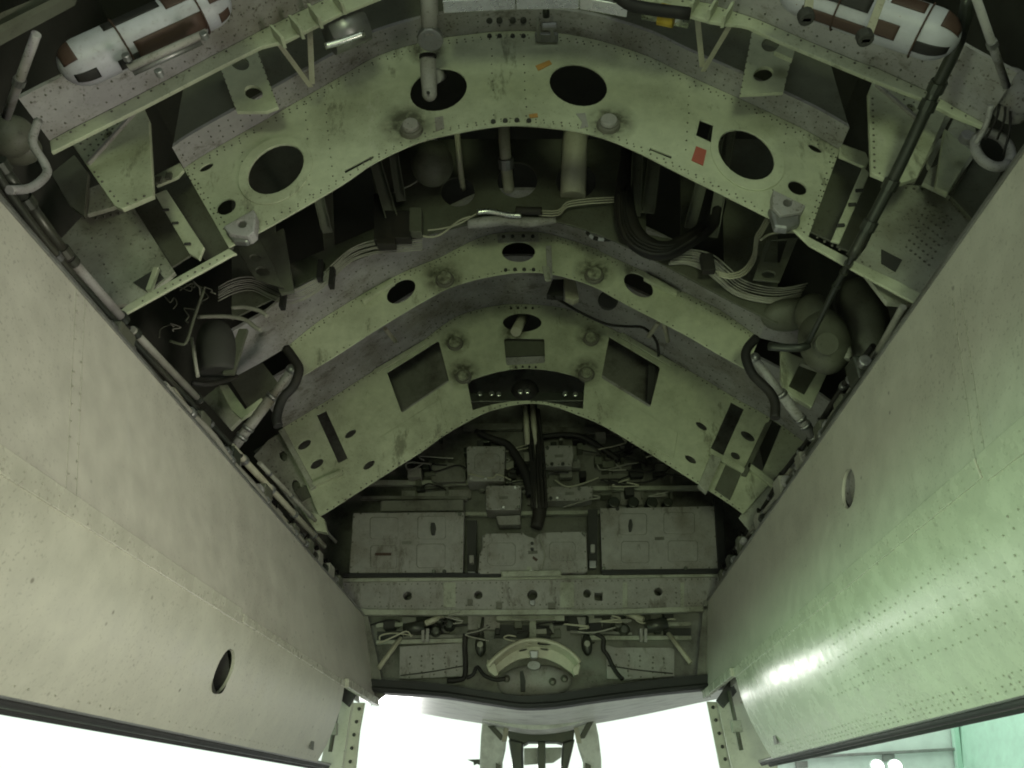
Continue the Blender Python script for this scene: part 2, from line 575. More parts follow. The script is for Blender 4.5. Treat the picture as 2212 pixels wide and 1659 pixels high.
# raised doublers round the two outer holes
for c, cx, cy, ang, nm in (('a', 1780, 1100, -36, 0), ('c', 425, 1010, 36, 1)):
    plateY('hole_doubler', el(c, cx, cy, 262, 196, ang, 40), YA - 0.006, 0.005, 'web', fa, [el(c, cx + (5 if nm == 0 else -10), cy - (5 if nm == 0 else 10), 202, 140, ang, 40)], bevel=0.002)
for hx in (960, 1025, 1110, 1180):
    bolt_holes(fa, 'b', [(hx, 234)], 17, YA - 0.002)
bolt_holes(fa, 'b', [(985, 788), (1062, 782), (1138, 779), (1215, 782)], 18, YA - 0.002)
for hx in (960, 1025, 1110, 1180):                        # bolts through the flange over the crown
    p = PZ(*q('b', hx, 130), PY(*q('b', hx, 204), YA).z - 0.001)
    disc('bolt_hole', p + Vector((0, 0, 0.004)), (0, 0, -1), 0.014, 0.012, 'dark', fa, 10)  # dark disc in place of a shaded hole in the flange
boss(fa, 'b', 455, 845, 55, YA, 'panel', 0.04)
boss(fa, 'b', 1730, 812, 56, YA, 'panel', 0.035)
plateY('red_patch', qs('c', [(90, 945), (158, 972), (136, 1070), (60, 1036)]), YA - 0.004, 0.003, 'red', fa)
plateY('paper_tape', qs('b', [(1258, 425), (1348, 388), (1364, 412), (1276, 456)]), YA - 0.004, 0.003, 'orange', fa)
plateY('paper_tape', qs('b', [(1214, 740), (1270, 732), (1274, 756), (1222, 762)]), YA - 0.004, 0.003, 'orange', fa)
plateY('seam_strip', qs('b', [(1070, 245), (1088, 245), (1110, 765), (1092, 765)]), YA - 0.004, 0.003, 'web', fa)
plateY('white_patch', qs('b', [(605, 760), (660, 750), (668, 830), (612, 850)]), YA - 0.003, 0.002, 'panel', fa)
plateY('white_patch', qs('b', [(1520, 735), (1580, 730), (1600, 820), (1545, 832), (1560, 790)]), YA - 0.003, 0.002, 'panel', fa)
for c, pts, hole in (('a', [(1440, 1465), (1640, 1352), (1655, 1385), (1645, 1500), (1610, 1530), (1480, 1510)], (1565, 1448, 27, 24, 0)),
                     ('c', [(590, 1228), (800, 1330), (775, 1372), (640, 1395), (585, 1340)], (683, 1312, 30, 26, 0))):
    lug = plateY('lug', qs(c, pts), YA - 0.05, 0.05, 'flange', fa, [el(c, *hole, 14)], bevel=0.006)
plateY('lug_base', qs('a', [(1455, 1500), (1640, 1500), (1600, 1565), (1510, 1560)]), YA - 0.03, 0.03, 'steel', fa, bevel=0.008)
plateY('lug_base', qs('c', [(560, 1330), (640, 1400), (770, 1380), (770, 1440), (680, 1480), (600, 1470)]), YA - 0.04, 0.038, 'steel', fa, bevel=0.012)
rows = [rowY(shift(ta, 0, 9), YA, 0.035), rowY(shift(ta, 0, 15), YA, 0.035), rowY(shift(ba, 0, -7), YA, 0.035), rowY(shift(ba, 0, -13), YA, 0.035)]
for (x0, y0, x1, y1) in ((404, 375, 500, 520), (412, 372, 506, 515), (1806, 335, 1750, 500), (1798, 333, 1742, 498)):
    rows.append(rowY([(x0, y0), (x1, y1)], YA, 0.03))
for x0, y0, x1, y1 in ((520, 300, 540, 500), (700, 200, 720, 390), (660, 215, 670, 425), (1490, 180, 1480, 370), (1700, 280, 1660, 460), (1060, 80, 1068, 262), (1130, 80, 1138, 262)):
    rows.append(rowY([(x0, y0), (x1, y1)], YA, 0.05))
fz = [PY(x, y, YA) for x, y in ta]
for dy in (-0.03, -0.06, -0.09):
    rows.append(([p + Vector((0, dy, -0.0005)) for p in fz], 0.045, (0, 0, -1)))
rivets(fa, rows, r=0.0038, jitter=0.003)

skA = thing('crown_skin', 'dim grey skin rising above the near arch into the dark roof', 'panel', 'dim roof skins')
_t = [PY(x, y, YA) for x, y in ta]
_n = [p + Vector((0, -0.112, 0.002)) for p in _t]
_u = [p + Vector((0, -0.02, 0.45)) for p in _n]
V = _n + _u
n = len(_n)
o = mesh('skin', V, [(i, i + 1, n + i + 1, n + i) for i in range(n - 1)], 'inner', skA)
md = o.modifiers.new('solid', 'SOLIDIFY'); md.thickness = 0.01

# A's shoulders: the outboard panels, slots and strips between the web and the side skin
sh = thing('shoulder_panel', 'left outboard riveted side panel between near arch and left door', 'panel', 'outboard side panels')
plateY('skin_panel', qs('a', [(540, 1390), (800, 1345), (860, 1335), (1130, 1760), (900, 1960), (560, 1990), (250, 1700)]), YA + 0.05, 0.02, 'side', sh)
plateY('lower_strip', [(494, 536), (512, 548), (500, 552), (250, 690), (246, 680), (284, 652)], YA - 0.006, 0.012, 'web', sh, bevel=0.004)
plateY('edge_strip', qs('a', [(1000, 1255), (1075, 1225), (1320, 1600), (1290, 1680), (1225, 1640)]), YA - 0.014, 0.014, 'web', sh, bevel=0.003)
plateY('upper_strip', qs('a', [(995, 1135), (1165, 1050), (1190, 1100), (1150, 1145), (1010, 1205)]), YA - 0.014, 0.014, 'web', sh, bevel=0.004)
for x, y in ((1030, 1170), (1095, 1145)):
    p = PY(*q('a', x, y), YA - 0.021)
    box('clip', p - Vector((0.012, 0.01, 0.016)), p + Vector((0.012, 0.002, 0.016)), 'inner', sh, 0.002)
for x, y in ((1075, 1360), (1135, 1445), (1215, 1580)):
    p = PY(*q('a', x, y), YA - 0.022)
    box('clip', p - Vector((0.012, 0.006, 0.004)), p + Vector((0.012, 0.002, 0.004)), 'dark', sh, 0.001)
rivets(sh, [rowY(qs('a', [(600, 1420), (840, 1370)]), YA + 0.05, 0.03), rowY(qs('a', [(650, 1500), (1000, 1640)]), YA + 0.05, 0.06), rowY([(300, 655), (500, 545)], YA - 0.006, 0.03),
            rowY(qs('a', [(560, 1460), (760, 1900)]), YA + 0.05, 0.05), rowY(qs('a', [(860, 1420), (1060, 1740)]), YA + 0.05, 0.05)])
plateY('cutout', qs('d', [(860, 180), (1010, 90), (1060, 150), (950, 240)]), YA + 0.044, 0.004, 'dark', sh)  # dark plate on the panel, painted for the shade in an opening
bar('stay', PY(*q('d', 1015, 90), YA + 0.02), PY(*q('d', 965, 235), YA + 0.02), (1, 0, 0), 0.02, (0, 1, 0), 0.02, 'web', sh)
plateY('slot_back', qs('a', [(1200, 1080), (1000, 1190), (1330, 1690), (1510, 1600)]), YA + 0.14, 0.01, 'inner', sh)
plateY('slot_back', qs('a', [(840, 1330), (1010, 1250), (1250, 1640), (1090, 1740)]), YA + 0.12, 0.01, 'inner', sh)
sh2 = thing('shoulder_panel', 'right outboard riveted side panel between near arch and right door', 'panel', 'outboard side panels')
plateY('skin_panel', qs('c', [(1380, 1190), (1660, 1210), (1760, 1290), (1880, 1440), (1600, 1980), (1330, 1960), (1120, 1690), (1190, 1600)]), YA + 0.05, 0.02, 'side', sh2)
plateY('lower_strip', qs('c', [(700, 1468), (1146, 1702), (1420, 1827), (1640, 1952), (1620, 1990), (1505, 1962), (1146, 1768), (816, 1580)]), YA - 0.006, 0.012, 'web', sh2, bevel=0.004)
plateY('edge_strip', qs('c', [(1170, 1075), (1215, 1120), (1020, 1570), (965, 1555)]), YA - 0.014, 0.014, 'web', sh2, bevel=0.003)
plateY('upper_strip', qs('c', [(1022, 925), (1190, 985), (1215, 1040), (1190, 1085), (1015, 1010)]), YA - 0.014, 0.014, 'web', sh2, bevel=0.004)
plateY('slot_back', qs('c', [(1205, 1110), (1340, 1170), (1130, 1640), (1000, 1590)]), YA + 0.10, 0.01, 'inner', sh2)
plateY('slot_back', qs('c', [(1000, 1000), (1190, 1070), (990, 1570), (800, 1480)]), YA + 0.14, 0.01, 'inner', sh2)
plateY('cutout', qs('c', [(1290, 1612), (1425, 1682), (1382, 1757), (1290, 1702)]), YA + 0.044, 0.004, 'dark', sh2)  # opening drawn as a dark plate, its shade put into the colour
for x, y in ((1145, 1235), (1100, 1325), (1025, 1460)):
    p = PY(*q('c', x, y), YA - 0.022)
    box('clip', p - Vector((0.014, 0.006, 0.006)), p + Vector((0.014, 0.002, 0.006)), 'dark', sh2, 0.001)
rows = [rowY(qs('c', [(1420, 1215), (1680, 1240), (1850, 1430)]), YA + 0.05, 0.03)]
for k in range(6):
    rows.append(rowY(qs('c', [(1640 + 30 * k - 40, 1290 + 22 * k), (1470 + 30 * k - 40, 1640 + 22 * k)]), YA + 0.05, 0.035))
rows.append(rowY(qs('c', [(850, 1525), (1300, 1770)]), YA - 0.006, 0.03))
rivets(sh2, rows, r=0.0055)

rb = thing('side_rib', 'dim ribbed side plate behind the left gusset above the left shoulder panel', 'rib')
plateY('rib_plate', qs('a', [(330, 1120), (480, 1000), (570, 1120), (545, 1400), (450, 1330)]), YA - 0.06, 0.02, 'inner', rb, bevel=0.003)
plateY('rib_ledge', qs('a', [(545, 1230), (640, 1190), (760, 1330), (560, 1390)]), YA - 0.03, 0.02, 'side', rb, bevel=0.003)
rb2 = thing('side_rib', 'dim ribbed side plate beside the round port above the right shoulder panel', 'rib')
plateY('rib_plate', qs('c', [(1760, 760), (1900, 830), (1900, 1000), (1720, 1260), (1560, 1180)]), YA - 0.02, 0.02, 'side', rb2, [el('c', 1655, 985, 45, 110, 28, 18)], bevel=0.003)
plateY('rib_plate', qs('c', [(1900, 1000), (2080, 1080), (1900, 1440), (1740, 1270)]), YA + 0.02, 0.02, 'inner', rb2, bevel=0.003)

# gussets hanging between the nearest beam and frame A
for c, outer, crease, lab, slot in (
        ('a', [(440, 880), (905, 640), (965, 780), (992, 1265), (790, 1352), (740, 1330), (450, 910)], [(570, 1062), (905, 690)],
         'left trapezoid gusset plate with riveted corner under the white bottle', (695, 870, 30, 17, -30)),
        ('c', [(1262, 448), (1570, 590), (1700, 640), (1760, 640), (1520, 1150), (1400, 1190), (1225, 1118), (1205, 600)], [(1255, 545), (1520, 770)],
         'right trapezoid gusset plate behind the black control rod', (1485, 695, 32, 18, 35))):
    g = thing('gusset', lab, 'gusset', 'corner gusset plates')
    plateY('gusset_plate', qs(c, outer), 2.12, 0.02, 'web', g, [el(c, *slot, 14)], bevel=0.003)
    a, b = PY(*q(c, *crease[0]), 2.115), PY(*q(c, *crease[1]), 2.115)
    bar('crease_strip', a, b, (b - a).cross(Vector((0, 1, 0))), 0.012, (0, 1, 0), 0.014, 'panel', g)
    rr = []
    for k in range(4):
        if c == 'a':
            rr.append(rowY(qs(c, [(475 + 28 * k, 905 + 40 * k), (860 - 10 * k, 700 + 8 * k)]), 2.12, 0.028))
        else:
            rr.append(rowY(qs(c, [(1290 + 10 * k, 490 + 14 * k), (1620 - 30 * k, 660 + 26 * k)]), 2.12, 0.04))
    rr.append(rowY(qs(c, [(600, 1100), (780, 1320)] if c == 'a' else [(1230, 620), (1245, 1110)]), 2.12, 0.03))
    rr.append(rowY(qs(c, [(800, 1330), (980, 1250)] if c == 'a' else [(1250, 1110), (1400, 1180)]), 2.12, 0.03))
    rivets(g, rr, r=0.005)

# ---- nearest beam: wide underside with a turned-down lip, at the top of the picture (left and right limb)
YN = 1.95
nb = thing('near_beam', 'nearest pale cross beam with turned-down lip, left limb under the left white bottle', 'beam', 'nearest cross beam limbs')
up = qs('a', [(320, 910), (440, 845), (900, 612), (1350, 372), (1700, 190), (2212, -60), (2600, -230)])
lo = qs('a', [(330, 985), (450, 925), (925, 690), (1500, 392), (1690, 300), (1850, 262), (2212, 80), (2640, -90)])
plateY('lip', up + list(reversed(lo)), YN, 0.015, 'web', nb, bevel=0.003)
U3 = [PY(x, y, YN) for x, y in up]
sheet('underside', U3, (0, -0.18, 0), (0, 0, 0.02), 'flange', nb)
for x, y, h in ((1800, 250, 70), (1920, 190, 75), (2040, 120, 80), (2190, 30, 80)):
    a = q('a', x - 35, y - h * 0.75); b = q('a', x + 35, y + h * 0.35)
    bar('lip_tab', PY(*a, YN - 0.03), PY(*b, YN - 0.03), (1, 0, 0), 0.012, (0, 1, 0), 0.05, 'web', nb)
rivets(nb, [([p + Vector((0, dy, -0.001)) for p in U3], 0.05, (0, 0, -1)) for dy in (-0.03, -0.09, -0.15)] + [rowY(shift(up, 2, 6), YN, 0.05)])
nb2 = thing('near_beam', 'nearest pale cross beam with turned-down lip, right limb under the right white bottle', 'beam', 'nearest cross beam limbs')
up2 = qs('c', [(-420, -170), (0, -10), (170, 20), (480, 120), (830, 270), (1130, 395), (1262, 440), (1590, 590), (1760, 690), (1960, 800)])
lo2 = qs('c', [(-420, -60), (0, 85), (180, 135), (270, 150), (380, 160), (430, 172), (620, 260), (1225, 510), (1560, 640), (1745, 740), (1950, 820)])
plateY('lip', up2 + list(reversed(lo2)), YN, 0.015, 'web', nb2, bevel=0.003)
U3 = [PY(x, y, YN) for x, y in up2]
sheet('underside', U3, (0, -0.20, 0), (0, 0, 0.02), 'flange', nb2)
for x, y, h in ((75, 20, 80), (190, 60, 85), (285, 100, 85)):
    bar('lip_tab', PY(*q('c', x + 35, y - h * 0.6), YN - 0.03), PY(*q('c', x - 20, y + h * 0.5), YN - 0.03), (1, 0, 0), 0.012, (0, 1, 0), 0.05, 'web', nb2)
rivets(nb2, [([p + Vector((0, dy, -0.001)) for p in U3], 0.05, (0, 0, -1)) for dy in (-0.03, -0.09, -0.15)] + [rowY(shift(up2, -2, 6), YN, 0.05)])

# vertical webs with two oval holes in the gap above frame A
for c, outer, hs, lab in (('a', [(1420, 425), (1660, 315), (1800, 690), (1720, 720), (1530, 720)], [(1553, 408, 62, 45, 20), (1640, 598, 62, 45, 20)], 'left pierced hanger plate with two oval holes above the near arch'),
                          ('c', [(455, 190), (730, 290), (655, 595), (375, 610)], [(575, 285, 62, 48, -15), (525, 478, 66, 46, -18)], 'right pierced hanger plate with two oval holes above the near arch')):
    hp = thing('hanger_plate', lab, 'plate', 'pierced hanger plates')
    plateY('plate', qs(c, outer), 2.2, 0.015, 'web', hp, [el(c, *h, 18) for h in hs], bevel=0.002)
    rivets(hp, [rowY(qs(c, [outer[0], outer[-1]]), 2.2, 0.035), rowY(qs(c, [outer[1], outer[2]]), 2.2, 0.035)])
plateY('strap', qs('c', [(650, 268), (735, 300), (715, 380), (600, 330)]), 2.1, 0.02, 'web', hp)

# ---- dark recess behind frame A: inner web with scallops, posts, pipes
YI = 3.22
iw = thing('inner_web', 'dim grey green inner web with round holes for pipes behind the near arch', 'frame')
low = [(500, 690), (600, 640), (700, 590), (800, 548), (880, 520), (960, 497), (1040, 478), (1120, 472), (1200, 478), (1290, 505), (1370, 540), (1450, 580), (1560, 640), (1680, 700)]
iw_holes = [el('b', 755, 1240, 110, 95, 0), el('b', 1140, 1165, 130, 115, 0), el('b', 1520, 1170, 130, 115, 0),
            [(590, 420), (690, 420), (700, 540), (600, 580)], [(715, 330), (800, 330), (815, 490), (722, 530)], [(1400, 330), (1470, 330), (1470, 520), (1395, 505)], [(1500, 380), (1560, 400), (1565, 590), (1495, 560)]]
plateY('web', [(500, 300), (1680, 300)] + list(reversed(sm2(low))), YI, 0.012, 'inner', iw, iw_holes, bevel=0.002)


def pipe(name, label, cat, mat, rpx, pts, group=None, collars=(), sides=12, n=4, sm=True, cmat='steel'):
    """round pipe, hose, rod or cable through picture points with a depth each: (crop, x, y, Y)"""
    P = [PY(*q(c, x, y), Y) for c, x, y, Y in pts]
    r = rpx * pxm(P[0])
    if collars:
        t = thing(name, label, cat, group)
        tube('tube', P, r, mat, t, sides, n, sm)
        S = smooth(P, 12) if sm else P
        for f in collars:
            i = f * (len(S) - 1)
            k = int(min(i, len(S) - 2)); p = S[k] + (S[k + 1] - S[k]) * (i - k); d = (S[k + 1] - S[k]).normalized()
            V, F = tube_geo([p - d * r * 0.9, p + d * r * 0.9], r * 1.35, sides, sm=False)
            mesh('collar', V, F, cmat, t)
        return t
    o = tube(name, P, r, mat, None, sides, n, sm)
    return tag(o, label, cat, group)


pipe('vertical_pipe', 'fat pale vertical pipe, rightmost of the pipes hanging behind the near arch', 'pipe', 'tube_cream', 27, [('b', 1530, 770, 3.08), ('b', 1515, 900, 3.1), ('b', 1500, 1270, 3.2)], sm=False)
pipe('vertical_pipe', 'mid-sized pale vertical pipe with joint, middle of the pipes behind the near arch', 'pipe', 'tube_cream', 12.5, [('b', 1052, 770, 3.0), ('b', 1062, 990, 3.05), ('b', 1085, 1230, 3.26)], collars=(0.62,))
pipe('vertical_pipe', 'thin pale vertical pipe, leftmost of the pipes behind the near arch', 'pipe', 'tube_cream', 6.5, [('b', 745, 800, 2.95), ('b', 770, 1080, 3.05), ('b', 790, 1220, 3.26)])
sp = thing('air_bottle', 'dim cream spherical air bottle hanging behind the near arch, left of the pipes', 'bottle')
_c = PY(*q('b', 590, 1060), 3.0)
import bmesh
def ball(name, c, r, mat, parent=None, sc=(1, 1, 1), seg=28):
    bm = bmesh.new()
    bmesh.ops.create_uvsphere(bm, u_segments=seg, v_segments=seg // 2, radius=r)
    for v in bm.verts: v.co = Vector((v.co.x * sc[0], v.co.y * sc[1], v.co.z * sc[2])) + Vector(c)
    me = bpy.data.meshes.new(name); bm.to_mesh(me); bm.free()
    for p in me.polygons: p.use_smooth = True
    me.materials.append(MATS[mat])
    o = bpy.data.objects.new(name, me); COL.objects.link(o)
    if parent is not None: o.parent = parent
    return o
ball('vessel', _c, 0.105, 'inner', sp, (1, 1, 1.15))
tube('neck', [_c + Vector((0, 0, 0.1)), _c + Vector((0, 0.02, 0.3))], 0.03, 'steel', sp)

for i, (c, x0, y0, x1, y1, w, lab) in enumerate((
        ('b', 225, 1060, 330, 1420, 0.055, 'outer ribbed channel post left of the spherical air bottle'),
        ('b', 340, 1000, 390, 1300, 0.045, 'inner channel post beside the spherical air bottle'),
        ('b', 1920, 960, 1900, 1400, 0.05, 'inner channel post right of the black cable trunk'),
        ('b', 2030, 1010, 1985, 1380, 0.06, 'outer channel post right of the black cable trunk'),
        ('o', 690, 380, 740, 590, 0.045, 'dim left channel post behind the near arch over the cable run'),
        ('p', 1300, 260, 1220, 560, 0.05, 'dim right channel post behind the near arch over the cable run'),
        ('p', 1420, 330, 1370, 620, 0.05, 'outermost dim channel post right of the black cable trunk'))):
    t = thing('channel_post', lab, 'post', 'channel posts behind the near arch')
    a, b = PY(*q(c, x0, y0), 3.02), PY(*q(c, x1, y1), 3.12)
    d = (b - a).normalized(); a = a - d * 0.45
    s = d.cross(Vector((0, 1, 0))).normalized()
    bar('channel_web', a, b, s, w, (0, 1, 0), 0.006, 'inner', t)
    for e in (-1, 1):
        bar('channel_side', a + s * e * w * 0.5 + Vector((0, -0.018, 0)), b + s * e * w * 0.5 + Vector((0, -0.018, 0)), s, 0.005, (0, 1, 0), 0.035, 'inner', t)

# ---- frame B: the slim middle arch
YB = 3.6
B_top = [(617, 752), (680, 700), (738, 662), (780, 637), (847, 600), (894, 578), (950, 556), (994, 533), (1040, 512), (1074, 504), (1120, 501),
         (1164, 502), (1204, 510), (1284, 536), (1304, 547), (1394, 588), (1475, 630), (1554, 669), (1640, 730)]
B_bot = [(648, 815), (690, 790), (737, 761), (800, 720), (870, 677), (920, 648), (970, 622), (1044, 600), (1124, 588), (1197, 593), (1278, 617), (1358, 660), (1475, 720), (1540, 758), (1614, 799)]
B_holes = [el('D', 1120, 544, 36, 22, 0), el('e', 388, 238, 104, 64, -35), el('e', 1925, 198, 106, 64, 35)]
fb, tb, bb = arch('arch_frame', 'slim middle arch frame with three small oval holes', YB, B_top, B_bot, B_holes, 0.34, ext=(((500, 818), (560, 786)), ((1690, 742), (1722, 750))))
bolt_holes(fb, 'e', [(1065, 101), (1125, 97), (1185, 97), (1245, 98)], 14, YB - 0.002)
boss(fb, 'e', 672, 165, 45, YB, 'web', 0.035)
boss(fb, 'e', 1638, 140, 46, YB, 'web', 0.035)
bp_ = plateY('joint_plate', qs('b', [(1010, 1515), (1275, 1508), (1280, 1560), (1015, 1570)]), YB - 0.008, 0.007, 'side', fb, bevel=0.003)
bolt_holes(bp_, 'b', [(1050, 1532), (1110, 1530), (1178, 1528), (1240, 1530)], 13, YB - 0.01)
plateY('strap', qs('e', [(1325, -60), (1362, -60), (1368, 150), (1335, 150)]), YB - 0.03, 0.02, 'flange', fb, bevel=0.003)
plateY('strap_foot', qs('e', [(1300, 70), (1345, 72), (1358, 165), (1320, 165)]), YB - 0.05, 0.02, 'side', fb, bevel=0.004)
for pts in ([(130, 290), (270, 200), (335, 150), (345, 180), (200, 268), (145, 310)], [(1965, 110), (2100, 185), (2180, 235), (2170, 260), (2060, 205), (1960, 150)]):
    plateY('bracket', qs('e', pts), YB - 0.03, 0.03, 'web', fb, bevel=0.004)
plateY('cover_patch', qs('e', [(915, 95), (1010, 90), (1012, 118), (918, 124)]), YB - 0.004, 0.003, 'web', fb)
rows = [rowY(shift(tb, 0, 6), YB, 0.03), rowY(shift(tb, 0, 12), YB, 0.03), rowY(shift(bb, 0, -5), YB, 0.04)]
fz = [PY(x, y, YB) for x, y in tb]
for dy in (-0.03, -0.06, -0.12, -0.2):
    rows.append(([p + Vector((0, dy, -0.0005)) for p in fz], 0.035, (0, 0, -1)))
rivets(fb, rows, r=0.0045, jitter=0.006, skip=0.25)

# ---- frame C: far arch with windows
YC = 4.75
C_top = [(611, 924), (680, 882), (737, 846), (810, 799), (870, 763), (917, 733), (952, 706), (987, 684), (1037, 667), (1091, 658), (1127, 657), (1181, 660), (1237, 671), (1304, 702),
         (1344, 722), (1400, 750), (1475, 793), (1540, 830), (1587, 860), (1660, 900), (1740, 957)]
C_bot = [(690, 1116), (737, 1087), (820, 1033), (904, 980), (960, 940), (1004, 914), (1040, 895), (1071, 884), (1121, 873), (1167, 872), (1211, 882), (1250, 897), (1298, 917), (1380, 965), (1475, 1024), (1574, 1087), (1605, 1110)]
C_holes = [qs('e', [(815, 820), (910, 787), (1010, 758), (1100, 742), (1200, 736), (1300, 742), (1400, 757), (1490, 780), (1578, 810), (1565, 998), (1480, 985), (1400, 966), (1300, 950), (1200, 944), (1100, 950), (1000, 966), (920, 985), (852, 1008)]),
           qs('e', [(298, 764), (622, 562), (634, 566), (698, 815), (690, 826), (398, 1022), (388, 1016)]),
           qs('e', [(1735, 532), (2056, 722), (2064, 736), (2002, 982), (1990, 984), (1690, 802), (1686, 790)]),
           el('e', 1172, 440, 125, 60, 0), qs('e', [(1054, 548), (1066, 542), (1308, 544), (1316, 552), (1320, 692), (1312, 702), (1076, 716), (1068, 708)]),
           el('e', 60, 1160, 42, 20, -35, 16), el('e', 180, 1362, 44, 20, -35, 16),
           el('g', 125, 1110, 42, 18, 35, 16), el('g', 425, 1175, 52, 24, 33, 16), el('g', 345, 1302, 34, 20, 33, 14), el('g', 55, 1325, 42, 19, 33, 16),
           el('d', 1970, 1230, 48, 24, -33, 16), el('d', 2050, 1355, 48, 24, -33, 16)]
# slots either side of the legs
C_holes += [qs('g', [(318, 955), (400, 1000), (265, 1300), (185, 1255)]), qs('g', [(570, 1062), (650, 1105), (520, 1400), (430, 1350)]),
            qs('d', [(2050, 1040), (2110, 1010), (2250, 1320), (2190, 1350)])]
fc, tc, bc = arch('arch_frame', 'far arch frame with two large square windows and a wide centre cutout', YC, C_top, C_bot, C_holes, 0.55)
bolt_holes(fc, 'e', [(1100, 347), (1145, 345), (1195, 345), (1240, 347)], 9, YC - 0.002)
bolt_holes(fc, 'e', [(1130, 729), (1175, 727), (1218, 727), (1260, 729)], 8, YC - 0.002)
for x, y in ((738, 578), (792, 792), (1618, 548), (1588, 775)):
    boss(fc, 'e', x, y, 38, YC, 'web', 0.035)
for c, pts in (('e', [(250, 1185), (640, 935), (690, 1120), (450, 1270)]), ('e', [(1770, 905), (2180, 1150), (2150, 1320), (1740, 1080)])):
    plateY('cover_panel', qs(c, pts), YC - 0.006, 0.005, 'web', fc, bevel=0.002)
for pts in ([(210, 745), (530, 555), (545, 580), (225, 768)], [(1815, 500), (2140, 690), (2130, 720), (1810, 530)]):
    plateY('edge_strip', qs('e', pts), YC - 0.02, 0.018, 'web', fc, bevel=0.003)
plateY('window_trim', qs('e', [(385, 1020), (690, 815), (705, 830), (398, 1040)]), YC + 0.01, 0.04, 'flange', fc)
plateY('window_trim', qs('e', [(1690, 780), (2000, 975), (1998, 1000), (1684, 800)]), YC + 0.01, 0.04, 'flange', fc)
for c, pts in (('g', [(180, 1250), (410, 1385), (400, 1415), (170, 1290)]), ('g', [(430, 1340), (600, 1470), (585, 1500), (420, 1372)]), ('d', [(2010, 1480), (2212, 1390), (2216, 1418), (2030, 1500)])):
    plateY('leg_strip', qs(c, pts), YC - 0.03, 0.028, 'web', fc, bevel=0.003)
rows = [rowY(shift(tc, 0, 5), YC, 0.04), rowY(shift(bc, 0, -4), YC, 0.04)]
fz = [PY(x, y, YC) for x, y in tc]
for dy in (-0.03, -0.08, -0.16, -0.3):
    rows.append(([p + Vector((0, dy, -0.0005)) for p in fz], 0.05, (0, 0, -1)))
rivets(fc, rows, r=0.006, jitter=0.006, skip=0.2)
ol = thing('outboard_leg', 'left riveted leg plates outboard of the far arch by the left door', 'panel', 'outboard leg plates')
plateY('leg_plate', qs('d', [(1640, 1270), (1790, 1180), (1990, 1540), (1860, 1600)]), YC + 0.12, 0.015, 'side', ol, [el('d', 1780, 1340, 40, 26, 30, 14)], bevel=0.003)
plateY('leg_rib', qs('d', [(1800, 1140), (1835, 1120), (2040, 1500), (2010, 1520)]), YC - 0.03, 0.15, 'side', ol, bevel=0.004)
plateY('leg_foot', qs('d', [(1900, 1530), (2080, 1440), (2120, 1500), (1950, 1600)]), YC + 0.02, 0.1, 'inner', ol, bevel=0.004)
plateY('leg_web', [(548, 985), (580, 950), (614, 930), (694, 1116), (680, 1140), (655, 1118)], YC + 0.03, 0.012, 'side', ol, [el('D', 640, 1050, 9, 14, -25, 14), el('D', 612, 985, 8, 12, -25, 14)], bevel=0.002)
plateY('leg_cap', [(648, 1098), (690, 1112), (700, 1122), (706, 1150), (682, 1146)], YC - 0.02, 0.05, 'web', ol, bevel=0.003)
rivets(ol, [rowY([(560, 985), (600, 945)], YC + 0.03, 0.04), rowY([(575, 990), (670, 1120)], YC + 0.03, 0.05)], r=0.006)
ol = thing('outboard_leg', 'right riveted leg plates outboard of the far arch by the right door', 'panel', 'outboard leg plates')
plateY('leg_plate', qs('g', [(640, 1110), (800, 1225), (640, 1490), (520, 1410)]), YC + 0.10, 0.015, 'side', ol, bevel=0.003)
plateY('leg_rib', qs('g', [(540, 1090), (585, 1070), (420, 1430), (385, 1420)]), YC - 0.03, 0.15, 'inner', ol, bevel=0.004)
plateY('leg_web', [(1738, 955), (1762, 990), (1700, 1075), (1630, 1160), (1596, 1118), (1640, 1060)], YC + 0.03, 0.012, 'side', ol, [el('D', 1690, 1040, 8, 13, 30, 14)], bevel=0.002)
rivets(ol, [rowY([(1735, 975), (1640, 1110)], YC + 0.03, 0.05), rowY([(1750, 990), (1650, 1130)], YC + 0.03, 0.05)], r=0.006)
plateY('leg_rib', qs('g', [(190, 1290), (255, 1320), (160, 1540), (105, 1490)]), YC - 0.05, 0.05, 'side', ol, bevel=0.004)
plateY('leg_panel', qs('g', [(290, 1340), (390, 1400), (310, 1590), (210, 1520)]), YC - 0.012, 0.01, 'inner', ol, bevel=0.003)
# grey floors seen through C's openings
tr = thing('window_tray', 'grey tray seen through the left square window of the far arch', 'tray', 'trays behind the far arch')
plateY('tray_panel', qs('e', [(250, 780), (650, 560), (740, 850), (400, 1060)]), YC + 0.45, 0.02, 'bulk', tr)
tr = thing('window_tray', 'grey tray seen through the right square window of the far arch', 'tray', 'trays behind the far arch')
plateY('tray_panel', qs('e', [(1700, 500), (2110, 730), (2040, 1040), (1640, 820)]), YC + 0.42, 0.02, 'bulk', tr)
bar('tray_post', PY(*q('e', 2010, 720), YC + 0.15), PY(*q('e', 2000, 960), YC + 0.15), (1, 0, 0), 0.05, (0, 1, 0), 0.05, 'dark', tr)
tr = thing('centre_plate', 'grey plate with dark slot below the oval at the far arch crown', 'plate')
plateY('plate_panel', qs('e', [(1030, 520), (1345, 520), (1345, 650), (1030, 660)]), YC + 0.10, 0.02, 'inner', tr)
plateY('plate_ledge', qs('e', [(1060, 668), (1330, 655), (1330, 720), (1070, 730)]), YC + 0.08, 0.02, 'flange', tr)
pipe('stub_pipe', 'pale stub pipe poking out of the oval hole at the far arch crown', 'pipe', 'tube_cream', 11, [('e', 1180, 400, YC + 0.12), ('e', 1130, 500, YC - 0.05)], sm=False)

